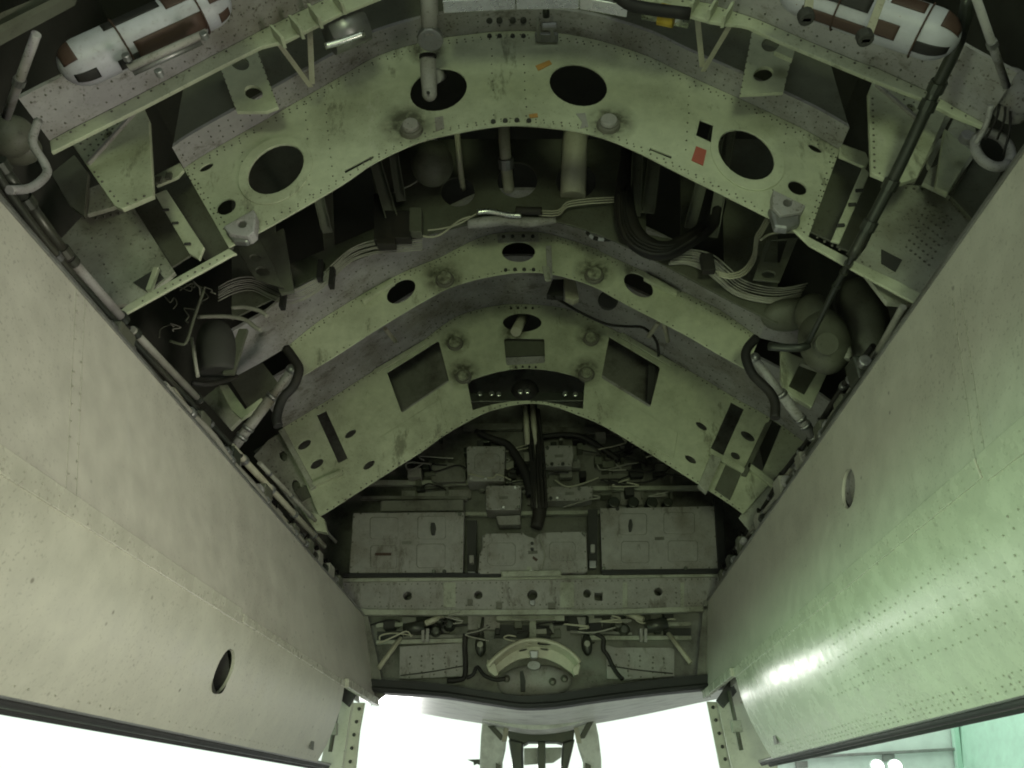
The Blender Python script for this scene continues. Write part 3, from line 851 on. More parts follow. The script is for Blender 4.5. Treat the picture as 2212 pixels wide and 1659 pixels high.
# ================================================================ bay doors
def door(side, label, top, fold, bot, yend_low, hole):
    t = thing('bay_door', label, 'door', 'open bay doors')
    s = side

    def lerp(line, Y):
        (y0, z0), (y1, z1) = line
        return z0 + (z1 - z0) * (Y - y0) / (y1 - y0)

    def prof_upper(Y, u, off=0.0):
        x = 1.25 + (1.14 - 1.25) * u
        z = lerp(top, Y) + (lerp(fold, Y) - lerp(top, Y)) * u
        return Vector((s * (x + off), Y, z))

    def prof_lower(Y, u, off=0.0):
        x = 1.14 + (1.27 - 1.14) * u - 0.05 * 4 * u * (1 - u) * 0.6
        z = lerp(fold, Y) + (lerp(bot, Y) - lerp(fold, Y)) * u
        return Vector((s * (x + off), Y, z))

    def grid(fn, ya, yb, nu, ny, th, name, mat, parent=t, dent=0.0, off=0.0):
        V = []; F = []
        for lay in (0, th):
            for j in range(ny + 1):
                Y = ya + (yb - ya) * j / ny
                for i in range(nu + 1):
                    p = fn(Y, i / nu, lay + off)
                    if dent and lay == 0:
                        p.x += s * dent * (math.sin(Y * 3.1 + i) * math.sin(i * 1.3 + Y * 1.7) + 0.6 * math.sin(Y * 7.3 + 2 * i))
                    V.append(p)
        n = (nu + 1) * (ny + 1)
        for j in range(ny):
            for i in range(nu):
                a = j * (nu + 1) + i
                F.append((a, a + 1, a + nu + 2, a + nu + 1))
                F.append((n + a, n + a + nu + 1, n + a + nu + 2, n + a + 1))
        for j in range(ny):
            for i in (0, nu):
                a = j * (nu + 1) + i
                F.append((a, a + nu + 1, n + a + nu + 1, n + a))
        for i in range(nu):
            for j in (0, ny):
                a = j * (nu + 1) + i
                F.append((a, a + 1, n + a + 1, n + a))
        o = fixn(mesh(name, V, F, mat, parent))
        for p in o.data.polygons: p.use_smooth = True
        o.data.set_sharp_from_angle(angle=math.radians(40))
        return o

    def cut(o, center, axis, r, length, sq=1.0):
        V, F = tube_geo([Vector(center) - Vector(axis) * length / 2, Vector(center) + Vector(axis) * length / 2], r, 40, sm=False)
        c = fixn(mesh('cutter', V, F, 'dark'))
        m = o.modifiers.new('cut', 'BOOLEAN')
        m.operation = 'DIFFERENCE'
        m.solver = 'EXACT'
        m.object = c
        dg = bpy.context.evaluated_depsgraph_get()
        me = bpy.data.meshes.new_from_object(o.evaluated_get(dg))
        o.modifiers.clear()
        o.data = me
        me.set_sharp_from_angle(angle=math.radians(40))
        bpy.data.objects.remove(c)

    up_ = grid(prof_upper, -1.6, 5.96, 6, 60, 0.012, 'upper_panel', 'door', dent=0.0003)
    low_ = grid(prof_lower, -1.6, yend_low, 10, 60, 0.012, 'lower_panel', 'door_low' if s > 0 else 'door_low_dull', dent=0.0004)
    grid(prof_upper, -1.6, 5.95, 1, 1, 0.01, 'outer_skin', 'skin', off=0.11)
    grid(prof_lower, -1.6, yend_low, 6, 1, 0.01, 'outer_skin', 'skin', off=0.11)
    # top edge strip
    a0, a1 = prof_upper(-1.6, 0), prof_upper(5.96, 0)
    bar('top_edge', a0 + Vector((s * 0.055, 0, 0.005)), a1 + Vector((s * 0.055, 0, 0.005)), (1, 0, 0), 0.125, (0, 0, 1), 0.012, 'steel', t)
    # lap strip along the fold
    def strip(name, Ya, Yb, u0, u1, th, mat, fn=prof_lower, bev=True):
        V = []
        for Y in (Ya, Yb):
            for u in (u0, u1):
                p = fn(Y, u)
                V += [p + Vector((-s * th, 0, 0)), p + Vector((s * 0.004, 0, 0))]
        F = [(0, 2, 6, 4), (1, 5, 7, 3), (0, 1, 3, 2), (4, 6, 7, 5), (0, 4, 5, 1), (2, 3, 7, 6)]
        return fixn(mesh(name, V, F, mat, t, bevel=0.0015))
    if s < 0:
        strip('lap_strip', -1.6, 3.15, -0.03, 0.10, 0.006, 'door_low')
        strip('lap_strip', 3.17, 4.98, 0.0, 0.075, 0.005, 'door_low')
        strip('seam_line', 1.845, 1.848, 0.0, 1.0, 0.0008, 'rivet_door', prof_upper)
        strip('seam_line', 1.895, 1.898, 0.0, 1.0, 0.0008, 'rivet_door', prof_upper)
    else:
        strip('lap_strip', -1.6, 1.93, -0.02, 0.115, 0.006, 'door_low')
        strip('lap_strip', 1.95, yend_low, -0.02, 0.085, 0.006, 'door_low')
        strip('seam_line', 1.905, 1.908, 0.2, 1.0, 0.0008, 'rivet_door', prof_upper)
        strip('seam_line', 1.955, 1.958, 0.2, 1.0, 0.0008, 'rivet_door', prof_upper)
    # bottom: channel and black rubber seal with a bright inner strip
    seg = 30
    ys = [-1.6 + (yend_low + 0.35 + 1.6) * k / seg for k in range(seg + 1)]
    tube('rubber_seal', [prof_lower(Y, 1.02, 0.02) for Y in ys], 0.013, 'rubber', t, 10, 1)
    tube('edge_tube', [prof_lower(Y, 0.995, 0.012) for Y in ys], 0.008, 'steel', t, 8, 1)
    tube('seal_lip', [prof_lower(Y, 1.04, 0.06) for Y in ys], 0.011, 'rubber', t, 8, 1)
    bar('edge_channel', prof_lower(-1.6, 1.03, 0.05), prof_lower(yend_low + 0.3, 1.03, 0.05), (1, 0, 0), 0.07, (0, 0, 1), 0.010, 'rod', t)
    # oval access hole
    for (px, py, which, r) in hole:
        d = ray(px, py)
        best = None
        for k in range(200):                       # walk along the sight line to the panel
            Y = 1 + k * 0.02
            fn = prof_lower if which == 'lower' else prof_upper
            for i in range(41):
                p = fn(Y, i / 40)
                e = (p - d * (p.y / d.y)).length
                if best is None or e < best[0]: best = (e, p)
        p = best[1]
        cut(low_ if which == 'lower' else up_, p, (1, 0, 0), r, 0.12)
        V, F = tube_geo([p + Vector((s * 0.012, 0, 0)), p + Vector((s * (0.10 if which == 'lower' else 0.035), 0, 0))], r * 1.02, 40, cap=False, sm=False)
        mesh('hole_rim', V, F, 'dark' if which == 'lower' else 'flange', t)
        disc('hole_backing', p + Vector((s * (0.10 if which == 'lower' else 0.035), 0, 0)), (s, 0, 0), r * 1.05, 0.004, 'cable_black' if which == 'lower' else 'flange', t, 30)  # black backing on the lower hole paints in the dark of the hollow door
    # far end: flange, recessed end bay with hinge rod and bolt column
    Ye = 5.95
    pts = [prof_upper(Ye, 0), prof_upper(Ye, 0.5), prof_upper(Ye, 0.93), prof_upper(Ye, 1.0) + Vector((s * 0.03, 0, -0.02))]
    inn = [p + Vector((-s * w, 0, 0)) for p, w in zip(pts, (0.03, 0.055, 0.07, 0.0))]
    V, F = plate_geo([pts + list(reversed(inn))], (0, 0.02, 0))
    ef = fixn(mesh('end_flange', V, F, 'bulk', t, bevel=0.002))  # darker paint here carries the shade at the far end of the door
    cc, poly, bts = (('j', [(158, 1232), (236, 1236), (340, 1659), (355, 1760), (262, 1760), (170, 1290)], [(198, 1270), (217, 1352), (238, 1437), (258, 1522), (276, 1602)]) if s > 0 else
                     ('i', [(58, 1240), (152, 1240), (120, 1420), (95, 1659), (90, 1760), (-10, 1760), (20, 1560)], [(115, 1280), (98, 1362), (82, 1446), (68, 1531), (58, 1618)]))
    yf = 5.90 if s > 0 else 5.68
    bf = plateY('bolt_flange', qs(cc, poly), yf, 0.02, 'door_low_dull', t, bevel=0.003)
    bolt_holes(t, cc, bts, 12, yf - 0.002)
    if s > 0:
        bay, rodp, blk = [(1549, 1512), (1578, 1468), (1612, 1470), (1682, 1640), (1676, 1690), (1588, 1690)], [('j', 300, 1165), ('j', 380, 1545)], ('j', 352, 1392)
    else:
        bay, rodp, blk = [(731, 1478), (766, 1500), (757, 1540), (742, 1640), (735, 1690), (684, 1690), (694, 1640)], [('h', 2180, 1180), ('h', 2115, 1555)], ('h', 2132, 1410)
    yb = yf - 0.25
    plateY('end_plate', bay, yb + 0.1, 0.02, 'door_low_dull', t, bevel=0.003)
    a, b = PY(*q(*rodp[0]), yb), PY(*q(*rodp[1]), yb)
    tube('hinge_rod', [a, b], 0.013, 'inner', t, 10, sm=False)
    m = PY(*q(*blk), yb)
    box('rod_block', m - Vector((0.035, 0.02, 0.035)), m + Vector((0.03, 0.02, 0.035)), 'side', t, 0.005)
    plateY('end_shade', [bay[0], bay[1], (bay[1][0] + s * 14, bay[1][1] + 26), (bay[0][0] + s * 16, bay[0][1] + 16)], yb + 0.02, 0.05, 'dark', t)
    bar('end_bar', prof_lower(yend_low, 0.02, -0.01), prof_lower(5.9, 0.02, -0.02), (1, 0, 0), 0.03, (0, 0, 1), 0.05, 'door_low', t)
    p = prof_lower(yend_low - 0.30, 0.82, -0.002)
    box('data_mark', p - Vector((0.0015, 0.03, 0.035)), p + Vector((0.0015, 0.03, 0.035)), 'inner', t, 0)
    # rivets
    rows = []
    inward = (-s, 0, -0.15)
    for u in ((0.03, 0.075) if s > 0 else (0.03, 0.085)):
        rows.append(([prof_lower(-1 + 0.2 * k, u, -0.0062) for k in range(30)], 0.075, inward))
    if s > 0:
        for u in (0.30, 0.36, 0.46, 0.53, 0.63, 0.69):
            rows.append(([prof_lower(0.6 + 0.2 * k, u, -0.0015) for k in range(16)], 0.05, inward))
        for u in (0.90, 0.94, 0.97):
            rows.append(([prof_lower(0.6 + 0.2 * k, u, -0.0015) for k in range(22)], 0.045, inward))
        for Y in (1.905, 1.955):
            rows.append(([prof_upper(Y, 0.2 + 0.1 * k, -0.0035) for k in range(9)], 0.05, (-s, 0, 0.1)))
    else:
        for u in (0.95,):
            rows.append(([prof_lower(0.6 + 0.2 * k, u, -0.0015) for k in range(22)], 0.06, inward))
        for Y in (1.85, 1.89):
            rows.append(([prof_upper(Y, 0.05 * k, -0.0035) for k in range(21)], 0.05, (-s, 0, 0.1)))
    rivets(t, rows, 'rivet_door', r=0.0034, jitter=0.002, skip=0.12, h=0.0012)
    return t, prof_upper, prof_lower


dl, LU, LL = door(-1, 'left open bay door, beige painted, oval hole low near its far end', ((1.5, 1.375), (5.98, 1.345)), ((1.78, 0.745), (5.6, 0.752)), ((1.98, 0.306), (5.0, 0.328)), 4.98,
                  [(484, 1453, 'lower', 0.078)])
dr, RU, RL = door(1, 'right open bay door, green-lit lower panel with rivet rows and bright glint', ((1.5, 1.382), (6.05, 1.33)), ((1.7, 0.755), (6.1, 0.70)), ((2.3, 0.234), (6.04, 0.242)), 5.0,
                  [(1833, 1055, 'upper', 0.074)])

# ================================================================ end bulkhead
YK = 6.0
bk = bpy.data.objects.new('end_bulkhead', None)
COL.objects.link(bk)
tag(bk, kind='structure')


def KP(c, pts, dy, th, name, mat, parent=bk, holes=(), bevel=0.003):
    return plateY(name, qs(c, pts), YK + dy, th, mat, parent, holes, bevel=bevel)


box('upper_wall', (-1.95, YK + 0.32, 1.0), (1.95, YK + 0.36, 3.55), 'bulk', bk, 0)
lowpts = [(700, 1318), (1620, 1318), (1620, 1480), (1500, 1484), (1320, 1500), (1165, 1518), (1020, 1504), (810, 1482), (700, 1475)]
plateY('lower_wall', lowpts, YK + 0.16, 0.02, 'bulk', bk)
# cross beam
plateY('cross_beam', [(735, 1252), (1000, 1250), (1300, 1246), (1570, 1240), (1640, 1240), (1640, 1300), (1520, 1312), (1340, 1318), (1000, 1320), (790, 1318), (700, 1290), (700, 1252)], YK - 0.02, 0.12, 'panel', bk,
       [el('D', 880, 1287, 9.5, 9.5, 0, 16), el('D', 1033, 1285, 9, 9, 0, 16), el('D', 1150, 1285, 11, 11, 0, 16), el('D', 1268, 1282, 8, 9, 0, 16), qs('n', [(850, 305), (950, 305), (945, 400), (850, 395)]), el('D', 1422, 1278, 9, 9, 0, 16)], bevel=0.004)
plateY('beam_foot', [(700, 1300), (790, 1316), (1000, 1318), (1340, 1316), (1520, 1310), (1640, 1300), (1640, 1306), (1520, 1320), (1340, 1326), (1000, 1328), (790, 1328), (700, 1312)], YK - 0.05, 0.05, 'side', bk, bevel=0.003)
plateY('beam_head', [(735, 1249), (1570, 1238), (1570, 1245), (735, 1257)], YK - 0.045, 0.04, 'side', bk, bevel=0.003)
rivets(bk, [rowY([(740, 1264), (1600, 1250)], YK - 0.02, 0.045), rowY([(790, 1310), (1540, 1303)], YK - 0.02, 0.045)] +
       [rowY([(x, 1265), (x + 1, 1308)], YK - 0.02, 0.035) for x in (820, 930, 985, 1085, 1100, 1200, 1330, 1375, 1460)], r=0.006, skip=0.2)
for x, w in ((958, 26), (1210, 30), (1345, 10), (1470, 8)):
    plateY('beam_plate', [(x, 1258), (x + w, 1258), (x + w, 1312), (x, 1312)], YK - 0.026, 0.005, 'side', bk)
for x, y, w in ((1192, 1308, 8), (1078, 1307, 6), (1015, 1300, 5)):
    plateY('beam_stud', [(x - w, y - 6), (x + w, y - 6), (x + w, y + 6), (x - w, y + 6)], YK - 0.05, 0.03, 'rivet', bk)
disc('drain_stud', PY(1150, 1303, YK - 0.02), (0, -1, 0), 0.02, 0.02, 'steel', bk, 14)
# shelf rails on the upper wall
for (x0, y0, x1, y1, w, dy, m) in ((700, 1044, 1130, 1044, 0.04, 0.2, 'side'), (1130, 1058, 1600, 1054, 0.035, 0.2, 'side'), (780, 1077, 1010, 1077, 0.03, 0.08, 'bulk'), (1000, 1112, 1300, 1108, 0.03, 0.15, 'side'),
                                   (1000, 925, 1130, 922, 0.06, 0.25, 'bulk'), (1160, 930, 1340, 935, 0.06, 0.25, 'bulk')):
    bar('shelf_rail', PY(x0, y0, YK + dy), PY(x1, y1, YK + dy), (0, 0, 1), w, (0, 1, 0), 0.05, m, bk)
for x in (900, 965, 1058, 1100, 1318, 1388, 1450):
    bar('shelf_post', PY(x, 985, YK + 0.24), PY(x, 1078, YK + 0.24), (1, 0, 0), 0.025, (0, 1, 0), 0.02, 'bulk', bk)
for x0, y0, x1, y1 in ((868, 1060, 958, 1075), (958, 1058, 1018, 1076), (1140, 1060, 1240, 1090), (1340, 1062, 1388, 1090)):
    plateY('wall_patch', [(x0, y0), (x1, y0), (x1, y1), (x0, y1)], YK + 0.26, 0.03, 'panel', bk)
# black sill seal, V shaped
top = [(700, 1459), (822, 1468), (940, 1476), (1050, 1494), (1110, 1502), (1141, 1503), (1200, 1499), (1290, 1485), (1400, 1470), (1500, 1459), (1640, 1446)]
bot = [(700, 1484), (822, 1496), (940, 1503), (1050, 1519), (1110, 1528), (1141, 1530), (1200, 1527), (1290, 1514), (1400, 1500), (1500, 1490), (1640, 1478)]
tp = sm2(top); bt_ = sm2(bot)
ss = thing('sill_seal', 'thick black rubber seal along the V-shaped lower sill of the end bulkhead', 'seal')
plateY('seal_body', tp + list(reversed(bt_)), YK - 0.10, 0.14, 'rubber', ss, bevel=0.012)
tube('seal_bead', [PY(x, y - 7, YK - 0.11) for x, y in bt_[::3]], 0.014, 'rubber', ss, 8, 1)
# fuselage belly beyond the sill
Vt = [PY(x, y, YK + 0.0) + Vector((0, 0.0, 0.0)) for x, y in bt_]
far = sm2([(640, 1500), (790, 1516), (920, 1543), (1040, 1563), (1100, 1572), (1160, 1576), (1220, 1573), (1300, 1561), (1400, 1542), (1540, 1512), (1700, 1482)])
Vf = [PY(x, y, 8.6) for x, y in far]
n = min(len(Vt), len(Vf))
V = [p + Vector((0, 0.02, -0.004)) for p in Vt[:n]] + Vf[:n]
Vb = [p + Vector((0, 0, 0.05)) for p in V]
F = []
for i in range(n - 1):
    F += [(i, i + 1, n + i + 1, n + i), (2 * n + i, 3 * n + i, 3 * n + i + 1, 2 * n + i + 1), (n + i, n + i + 1, 3 * n + i + 1, 3 * n + i), (i, 2 * n + i, 2 * n + i + 1, i + 1)]
be = fixn(mesh('belly_skin', V + Vb, F, 'skin'))
for p in be.data.polygons: p.use_smooth = True
be.data.set_sharp_from_angle(angle=math.radians(40))
tag(be, 'white scuffed belly skin of the fuselage just below the black sill seal', 'fuselage')
# keel fairing and nose gear
kf = thing('keel_fairing', 'pale curved keel fairing under the belly above the nose gear', 'fairing')
k_top = qs('i', [(905, 1290), (1000, 1310), (1150, 1330), (1300, 1330), (1450, 1315), (1620, 1280)])
k_bot = qs('i', [(905, 1352), (1000, 1375), (1150, 1405), (1270, 1412), (1400, 1400), (1500, 1378), (1620, 1335)])
plateY('fairing_skin', sm2(k_top) + list(reversed(sm2(k_bot))), 7.9, 0.5, 'skin', kf, bevel=0.02)
ng = thing('nose_gear', 'dark forked nose gear leg standing beyond the bay between pale gear doors', 'landing gear')
plateY('yoke', qs('i', [(1040, 1395), (1270, 1415), (1500, 1390), (1490, 1480), (1440, 1500), (1418, 1500), (1380, 1490), (1200, 1490), (1170, 1508), (1150, 1500), (1080, 1480)]), 8.6, 0.3, 'rod', ng, bevel=0.02)
plateY('leg', qs('i', [(1070, 1470), (1168, 1490), (1165, 1560), (1172, 1800), (1120, 1800), (1085, 1560)]), 8.55, 0.2, 'rod', ng, bevel=0.02)
plateY('leg', qs('i', [(1258, 1480), (1310, 1480), (1310, 1800), (1262, 1800)]), 8.62, 0.15, 'rod', ng, bevel=0.02)
plateY('leg', qs('i', [(1418, 1490), (1500, 1470), (1480, 1560), (1450, 1680), (1448, 1800), (1395, 1800), (1412, 1600)]), 8.55, 0.2, 'rod', ng, bevel=0.02)
plateY('splash_plate', qs('i', [(1170, 1530), (1418, 1525), (1410, 1590), (1360, 1625), (1170, 1640)]), 8.9, 0.05, 'skin', ng, bevel=0.01)
for lab, pts, st in (('left pale nose gear door edge-on beside the dark fork', [(905, 1352), (1035, 1395), (1060, 1440), (1050, 1540), (1032, 1620), (1030, 1850), (890, 1850), (888, 1600), (895, 1450)], [(960, 1390), (1040, 1480), (1060, 1400), (1045, 1490)]),
                     ('right pale nose gear door edge-on beside the dark fork', [(1625, 1335), (1508, 1385), (1500, 1440), (1525, 1540), (1552, 1620), (1550, 1850), (1672, 1850), (1668, 1600), (1650, 1450)], [(1600, 1360), (1540, 1470), (1505, 1400), (1525, 1500)])):
    gd = thing('gear_door', lab, 'door', 'nose gear doors')
    plateY('door_panel', qs('i', pts), 8.3, 0.12, 'skin', gd, bevel=0.015)
    bar('door_stay', PY(*q('i', *st[0]), 8.2), PY(*q('i', *st[1]), 8.2), (1, 0, 0), 0.06, (0, 1, 0), 0.05, 'rod', gd)
    bar('door_link', PY(*q('i', *st[2]), 8.15), PY(*q('i', *st[3]), 8.15), (1, 0, 0), 0.045, (0, 1, 0), 0.03, 'tube_cream', gd)
    x, y = (1000, 1640) if pts[0][0] < 1200 else (1575, 1640)
    plateY('door_latch', qs('i', [(x - 10, y - 15), (x + 25, y), (x + 22, y + 200), (x - 5, y + 200)]), 8.25, 0.05, 'rod', gd)
V, F = MB(), None
sn = thing('far_bracket', 'small dark bracket against the bright hall left of the nose gear', 'bracket')
plateY('bracket_arm', qs('i', [(810, 1605), (890, 1602), (890, 1640), (870, 1632), (850, 1640), (848, 1622)]), 8.4, 0.04, 'rod', sn)

# ---- equipment panels on the bulkhead
def equip(name, label, c, pts, dy, th, insets=(), mat='panel', group=None, screws=True):
    t = thing(name, label, 'panel' if 'panel' in name else 'box', group)
    P = qs(c, pts)
    plateY('cover', P, YK + dy, th, mat, t, bevel=0.008)
    for ins in insets:
        I = qs(c, ins)
        cx = sum(p[0] for p in I) / len(I); cy = sum(p[1] for p in I) / len(I)
        plateY('inset_groove', [(cx + (x - cx) * 1.025, cy + (y - cy) * 1.03) for x, y in I], YK + dy - 0.0015, 0.004, 'bulk', t)
        plateY('inset', [(cx + (x - cx), cy + (y - cy)) for x, y in I], YK + dy - 0.007, 0.006, mat, t, bevel=0.004)
    if screws:
        x0, x1 = min(a[0] for a in P), max(a[0] for a in P); y0, y1 = min(a[1] for a in P), max(a[1] for a in P)
        for k in range(3):
            pp = PY(random.uniform(x0 + 6, x1 - 6), y1 - 5 if k else y0 + 6, YK + dy)
            disc('connector', pp, (0, -1, -0.2), 0.014, 0.025, random.choice(('rod', 'steel', 'dark')), t, 10)
        pp = PY(x0 + (x1 - x0) * 0.5, y0 + (y1 - y0) * 0.5, YK + dy - 0.002)
        box('data_plate', pp - Vector((0.035, 0.001, 0.012)), pp + Vector((0.035, 0.001, 0.012)), 'bulk', t, 0)
        for i in range(len(P)):
            a, b = P[i], P[(i + 1) % len(P)]
            if math.hypot(a[0] - b[0], a[1] - b[1]) < 25: continue
            mx, my = sum(p[0] for p in P) / len(P), sum(p[1] for p in P) / len(P)
            for f in (0.06, 0.5, 0.94):
                x = a[0] + (b[0] - a[0]) * f; y = a[1] + (b[1] - a[1]) * f
                d = math.hypot(mx - x, my - y)
                x += (mx - x) / d * 4; y += (my - y) / d * 4
                disc('screw', PY(x, y, YK + dy), (0, -1, 0), 0.007, 0.004, 'rivet', t, 8)
    return t


def rr(x0, y0, x1, y1, r=18):
    return [(x0 + r, y0), (x1 - r, y0), (x1, y0 + r), (x1, y1 - r), (x1 - r, y1), (x0 + r, y1), (x0, y1 - r), (x0, y0 + r)]


bl = equip('equipment_panel', 'large left grey cover panel with four pressed squares and small dark handle', 'k', [(235, 770), (1262, 760), (1250, 1325), (1235, 1335), (205, 1328), (200, 1310)], -0.06, 0.06,
           [rr(395, 815, 650, 1010), rr(835, 805, 1090, 1010), rr(400, 1075, 640, 1280), rr(825, 1060, 1085, 1275)])
plateY('handle', qs('k', [(955, 860), (990, 860), (1000, 910), (988, 970), (958, 970), (950, 910)]), YK - 0.10, 0.035, 'dark', bl, bevel=0.006)
plateY('red_stencil', qs('k', [(440, 1140), (590, 1140), (590, 1165), (440, 1165)]), YK - 0.0695, 0.002, 'brown', bl)
br = equip('equipment_panel', 'large right grey cover panel with four pressed squares and green stains', 'l', [(672, 730), (1640, 712), (1735, 712), (1765, 1265), (1755, 1285), (705, 1305), (690, 1290)], -0.06, 0.06,
           [rr(845, 780, 1100, 970), rr(1260, 770, 1540, 960), rr(870, 1035, 1120, 1230), rr(1300, 1030, 1570, 1220)])
plateY('handle', qs('l', [(940, 830), (962, 825), (972, 880), (960, 940), (940, 940), (932, 885)]), YK - 0.10, 0.035, 'dark', br, bevel=0.006)
bc_ = equip('equipment_panel', 'centre grey cover panel with notched middle and two pressed squares', 'i', [(905, 170), (930, 155), (1165, 150), (1180, 165), (1215, 180), (1240, 185), (1262, 160), (1285, 148), (1560, 140), (1572, 155), (1580, 395), (1565, 405), (890, 415), (878, 400), (885, 290), (905, 250)],
            -0.08, 0.07, [rr(940, 218, 1115, 360), rr(1335, 212, 1500, 330)])
for y in (222, 260):
    disc('knob', PY(*q('i', 1224, y), YK - 0.08), (0, -1, 0), 0.012, 0.02, 'dark', bc_, 10)
plateY('rust_mark', qs('i', [(1230, 300), (1262, 322), (1250, 336), (1226, 316)]), YK - 0.083, 0.004, 'brown', bc_)
plateY('green_tag', qs('i', [(1190, 368), (1220, 368), (1220, 392), (1190, 392)]), YK - 0.085, 0.006, 'side', bc_)
plateY('centre_strip', qs('i', [(1165, 165), (1178, 165), (1178, 400), (1165, 400)]), YK - 0.086, 0.008, 'panel', bc_)
tube('hose', [PY(*q('i', x, y), YK - 0.1) for x, y in ((1268, 170), (1290, 230), (1305, 300), (1295, 350), (1280, 385))], 0.006, 'cable_grey', bc_, 6)
rl = equip('name_rail', 'narrow pale rail below the centre cover panel', 'i', [(1025, 395), (1410, 388), (1412, 425), (1028, 432)], -0.11, 0.04, screws=False, mat='side')
bx = equip('junction_box', 'upper square grey junction box with pressed round centre', 'k', [(1283, 168), (1300, 155), (1628, 155), (1640, 170), (1632, 470), (1620, 480), (1290, 480)], 0.0, 0.2, [rr(1360, 230, 1590, 400, 26)])
p = PY(*q('k', 1460, 325), YK - 0.007)
disc('dial', p, (0, -1, 0), 0.055, 0.005, 'panel', bx, 24)
bx = equip('junction_box', 'smaller blank grey junction box left of the black cable trunk', 'k', [(1460, 530), (1475, 518), (1780, 518), (1790, 530), (1785, 735), (1770, 745), (1475, 745), (1462, 735)], -0.02, 0.2)
bx = equip('junction_box', 'small pale plate hanging below the blank junction box', 'k', [(1550, 800), (1780, 790), (1782, 880), (1580, 885)], 0.05, 0.1, screws=False)
bx = equip('junction_box', 'dim grey junction box right of the black cable trunk', 'l', [(155, 150), (415, 150), (430, 240), (410, 340), (160, 345)], 0.05, 0.18)
bx = equip('junction_box', 'wide pale relay box below the dim box right of the trunk', 'l', [(170, 530), (610, 525), (600, 640), (480, 660), (180, 660)], 0.12, 0.15)
bx = equip('junction_box', 'low grey tray left of the upper square junction box', 'k', [(955, 320), (1150, 310), (1275, 370), (1275, 480), (1000, 490), (955, 470)], 0.12, 0.12, mat='bulk', screws=False)
bx = equip('junction_box', 'flat grey strip resting on the large left cover panel', 'k', [(490, 660), (1255, 650), (1258, 750), (490, 758)], 0.0, 0.12, mat='bulk', screws=False)
tgl = thing('canister_row', 'row of small dark canisters above the large right cover panel', 'canister')
for x in (800, 980, 1150, 1300):
    disc('canister', PY(*q('l', x, 670), YK + 0.02), (0, 1, 0), 0.045 if x < 1250 else 0.035, 0.12, 'rod', tgl, 16)
for x, lab in ((1330, 'left'), (605, 'right')):
    t = thing('latch_post', 'dark latch post with pale catch on the ' + lab + ' side of the centre cover panel', 'latch', 'latch posts')
    cc = 'k' if lab == 'left' else 'l'
    yy = 1020 if lab == 'left' else 920
    plateY('post', qs(cc, [(x - 45, yy - 180), (x + 45, yy - 180), (x + 40, yy + 330), (x - 40, yy + 330)]), YK + 0.02, 0.03, 'dark', t)
    plateY('catch', qs(cc, [(x - 22, yy + 140), (x + 20, yy + 140), (x + 20, yy + 215), (x - 22, yy + 215)]), YK - 0.03, 0.05, 'panel', t, bevel=0.005)
    plateY('catch_foot', qs(cc, [(x - 36, yy + 290), (x + 32, yy + 290), (x + 32, yy + 360), (x - 36, yy + 360)]), YK - 0.03, 0.05, 'steel', t, bevel=0.005)
sl = thing('panel_seal', 'thin black rubber strip below the big left cover panel', 'seal', 'panel seal strips')
bar('strip', PY(*q('k', 150, 1352), YK - 0.05), PY(*q('k', 1600, 1348), YK - 0.05), (0, 0, 1), 0.03, (0, 1, 0), 0.05, 'rubber', sl)
sl = thing('panel_seal', 'black rubber strip under and beside the big right cover panel', 'seal', 'panel seal strips')
bar('strip', PY(*q('l', 690, 1325), YK - 0.05), PY(*q('l', 1800, 1312), YK - 0.05), (0, 0, 1), 0.035, (0, 1, 0), 0.05, 'rubber', sl)
bar('strip', PY(*q('l', 1800, 1325), YK - 0.05), PY(*q('l', 1755, 640), YK - 0.05), (1, 0, 0), 0.07, (0, 1, 0), 0.05, 'rubber', sl)

# ---- lower bulkhead: riveted panels, saddle, bowl, actuators
for c, pts, lab in (('m', [(520, 950), (1290, 905), (1290, 1310), (600, 1340), (515, 1330)], 'lower left riveted grey panel beside the saddle arch'),
                    ('n', [(985, 930), (1100, 960), (1745, 960), (1810, 980), (1810, 1310), (1240, 1350), (1000, 1340)], 'lower right riveted grey panel beside the saddle arch')):
    t = thing('riveted_panel', lab, 'panel', 'lower riveted panels')
    plateY('plate', qs(c, pts), YK + 0.10, 0.03, 'panel', t, bevel=0.004)
    xs = [p[0] for p in pts]; x0, x1 = min(xs) + 60, max(xs) - 60
    sg = -1 if c == 'm' else 1
    rivets(t, [rowY(qs(c, [(x0, 1100 + 60 * k - sg * -0.0 + (0 if sg > 0 else 60)), (x1, 1100 + 60 * k + (60 if sg > 0 else -40))]), YK + 0.10, 0.085) for k in range(-1, 4)], r=0.0075, skip=0.1, jitter=0.006)
    a, b = ((530, 1300), (1280, 1185)) if c == 'm' else ((1010, 1180), (1790, 1275))
    tube('wire', [PY(*q(c, *a), YK + 0.09), PY(*q(c, (a[0] + b[0]) / 2, (a[1] + b[1]) / 2 + 10), YK + 0.09), PY(*q(c, *b), YK + 0.09)], 0.004, 'cable_black', t, 6)
sa = thing('saddle_arch', 'curved cream saddle cradle with slots in the middle of the lower bulkhead', 'cradle')
o_ = sm2(qs('i', [(940, 1005), (985, 955), (1060, 895), (1150, 850), (1240, 838), (1330, 848), (1430, 890), (1500, 945), (1530, 985)]))
i_ = sm2(qs('i', [(1000, 1055), (1040, 1020), (1110, 975), (1180, 955), (1240, 950), (1310, 958), (1390, 990), (1450, 1030), (1490, 1060)]))
m_ = sm2(qs('i', [(965, 1030), (1010, 985), (1080, 930), (1160, 893), (1240, 882), (1325, 892), (1415, 932), (1480, 985), (1512, 1022)]))
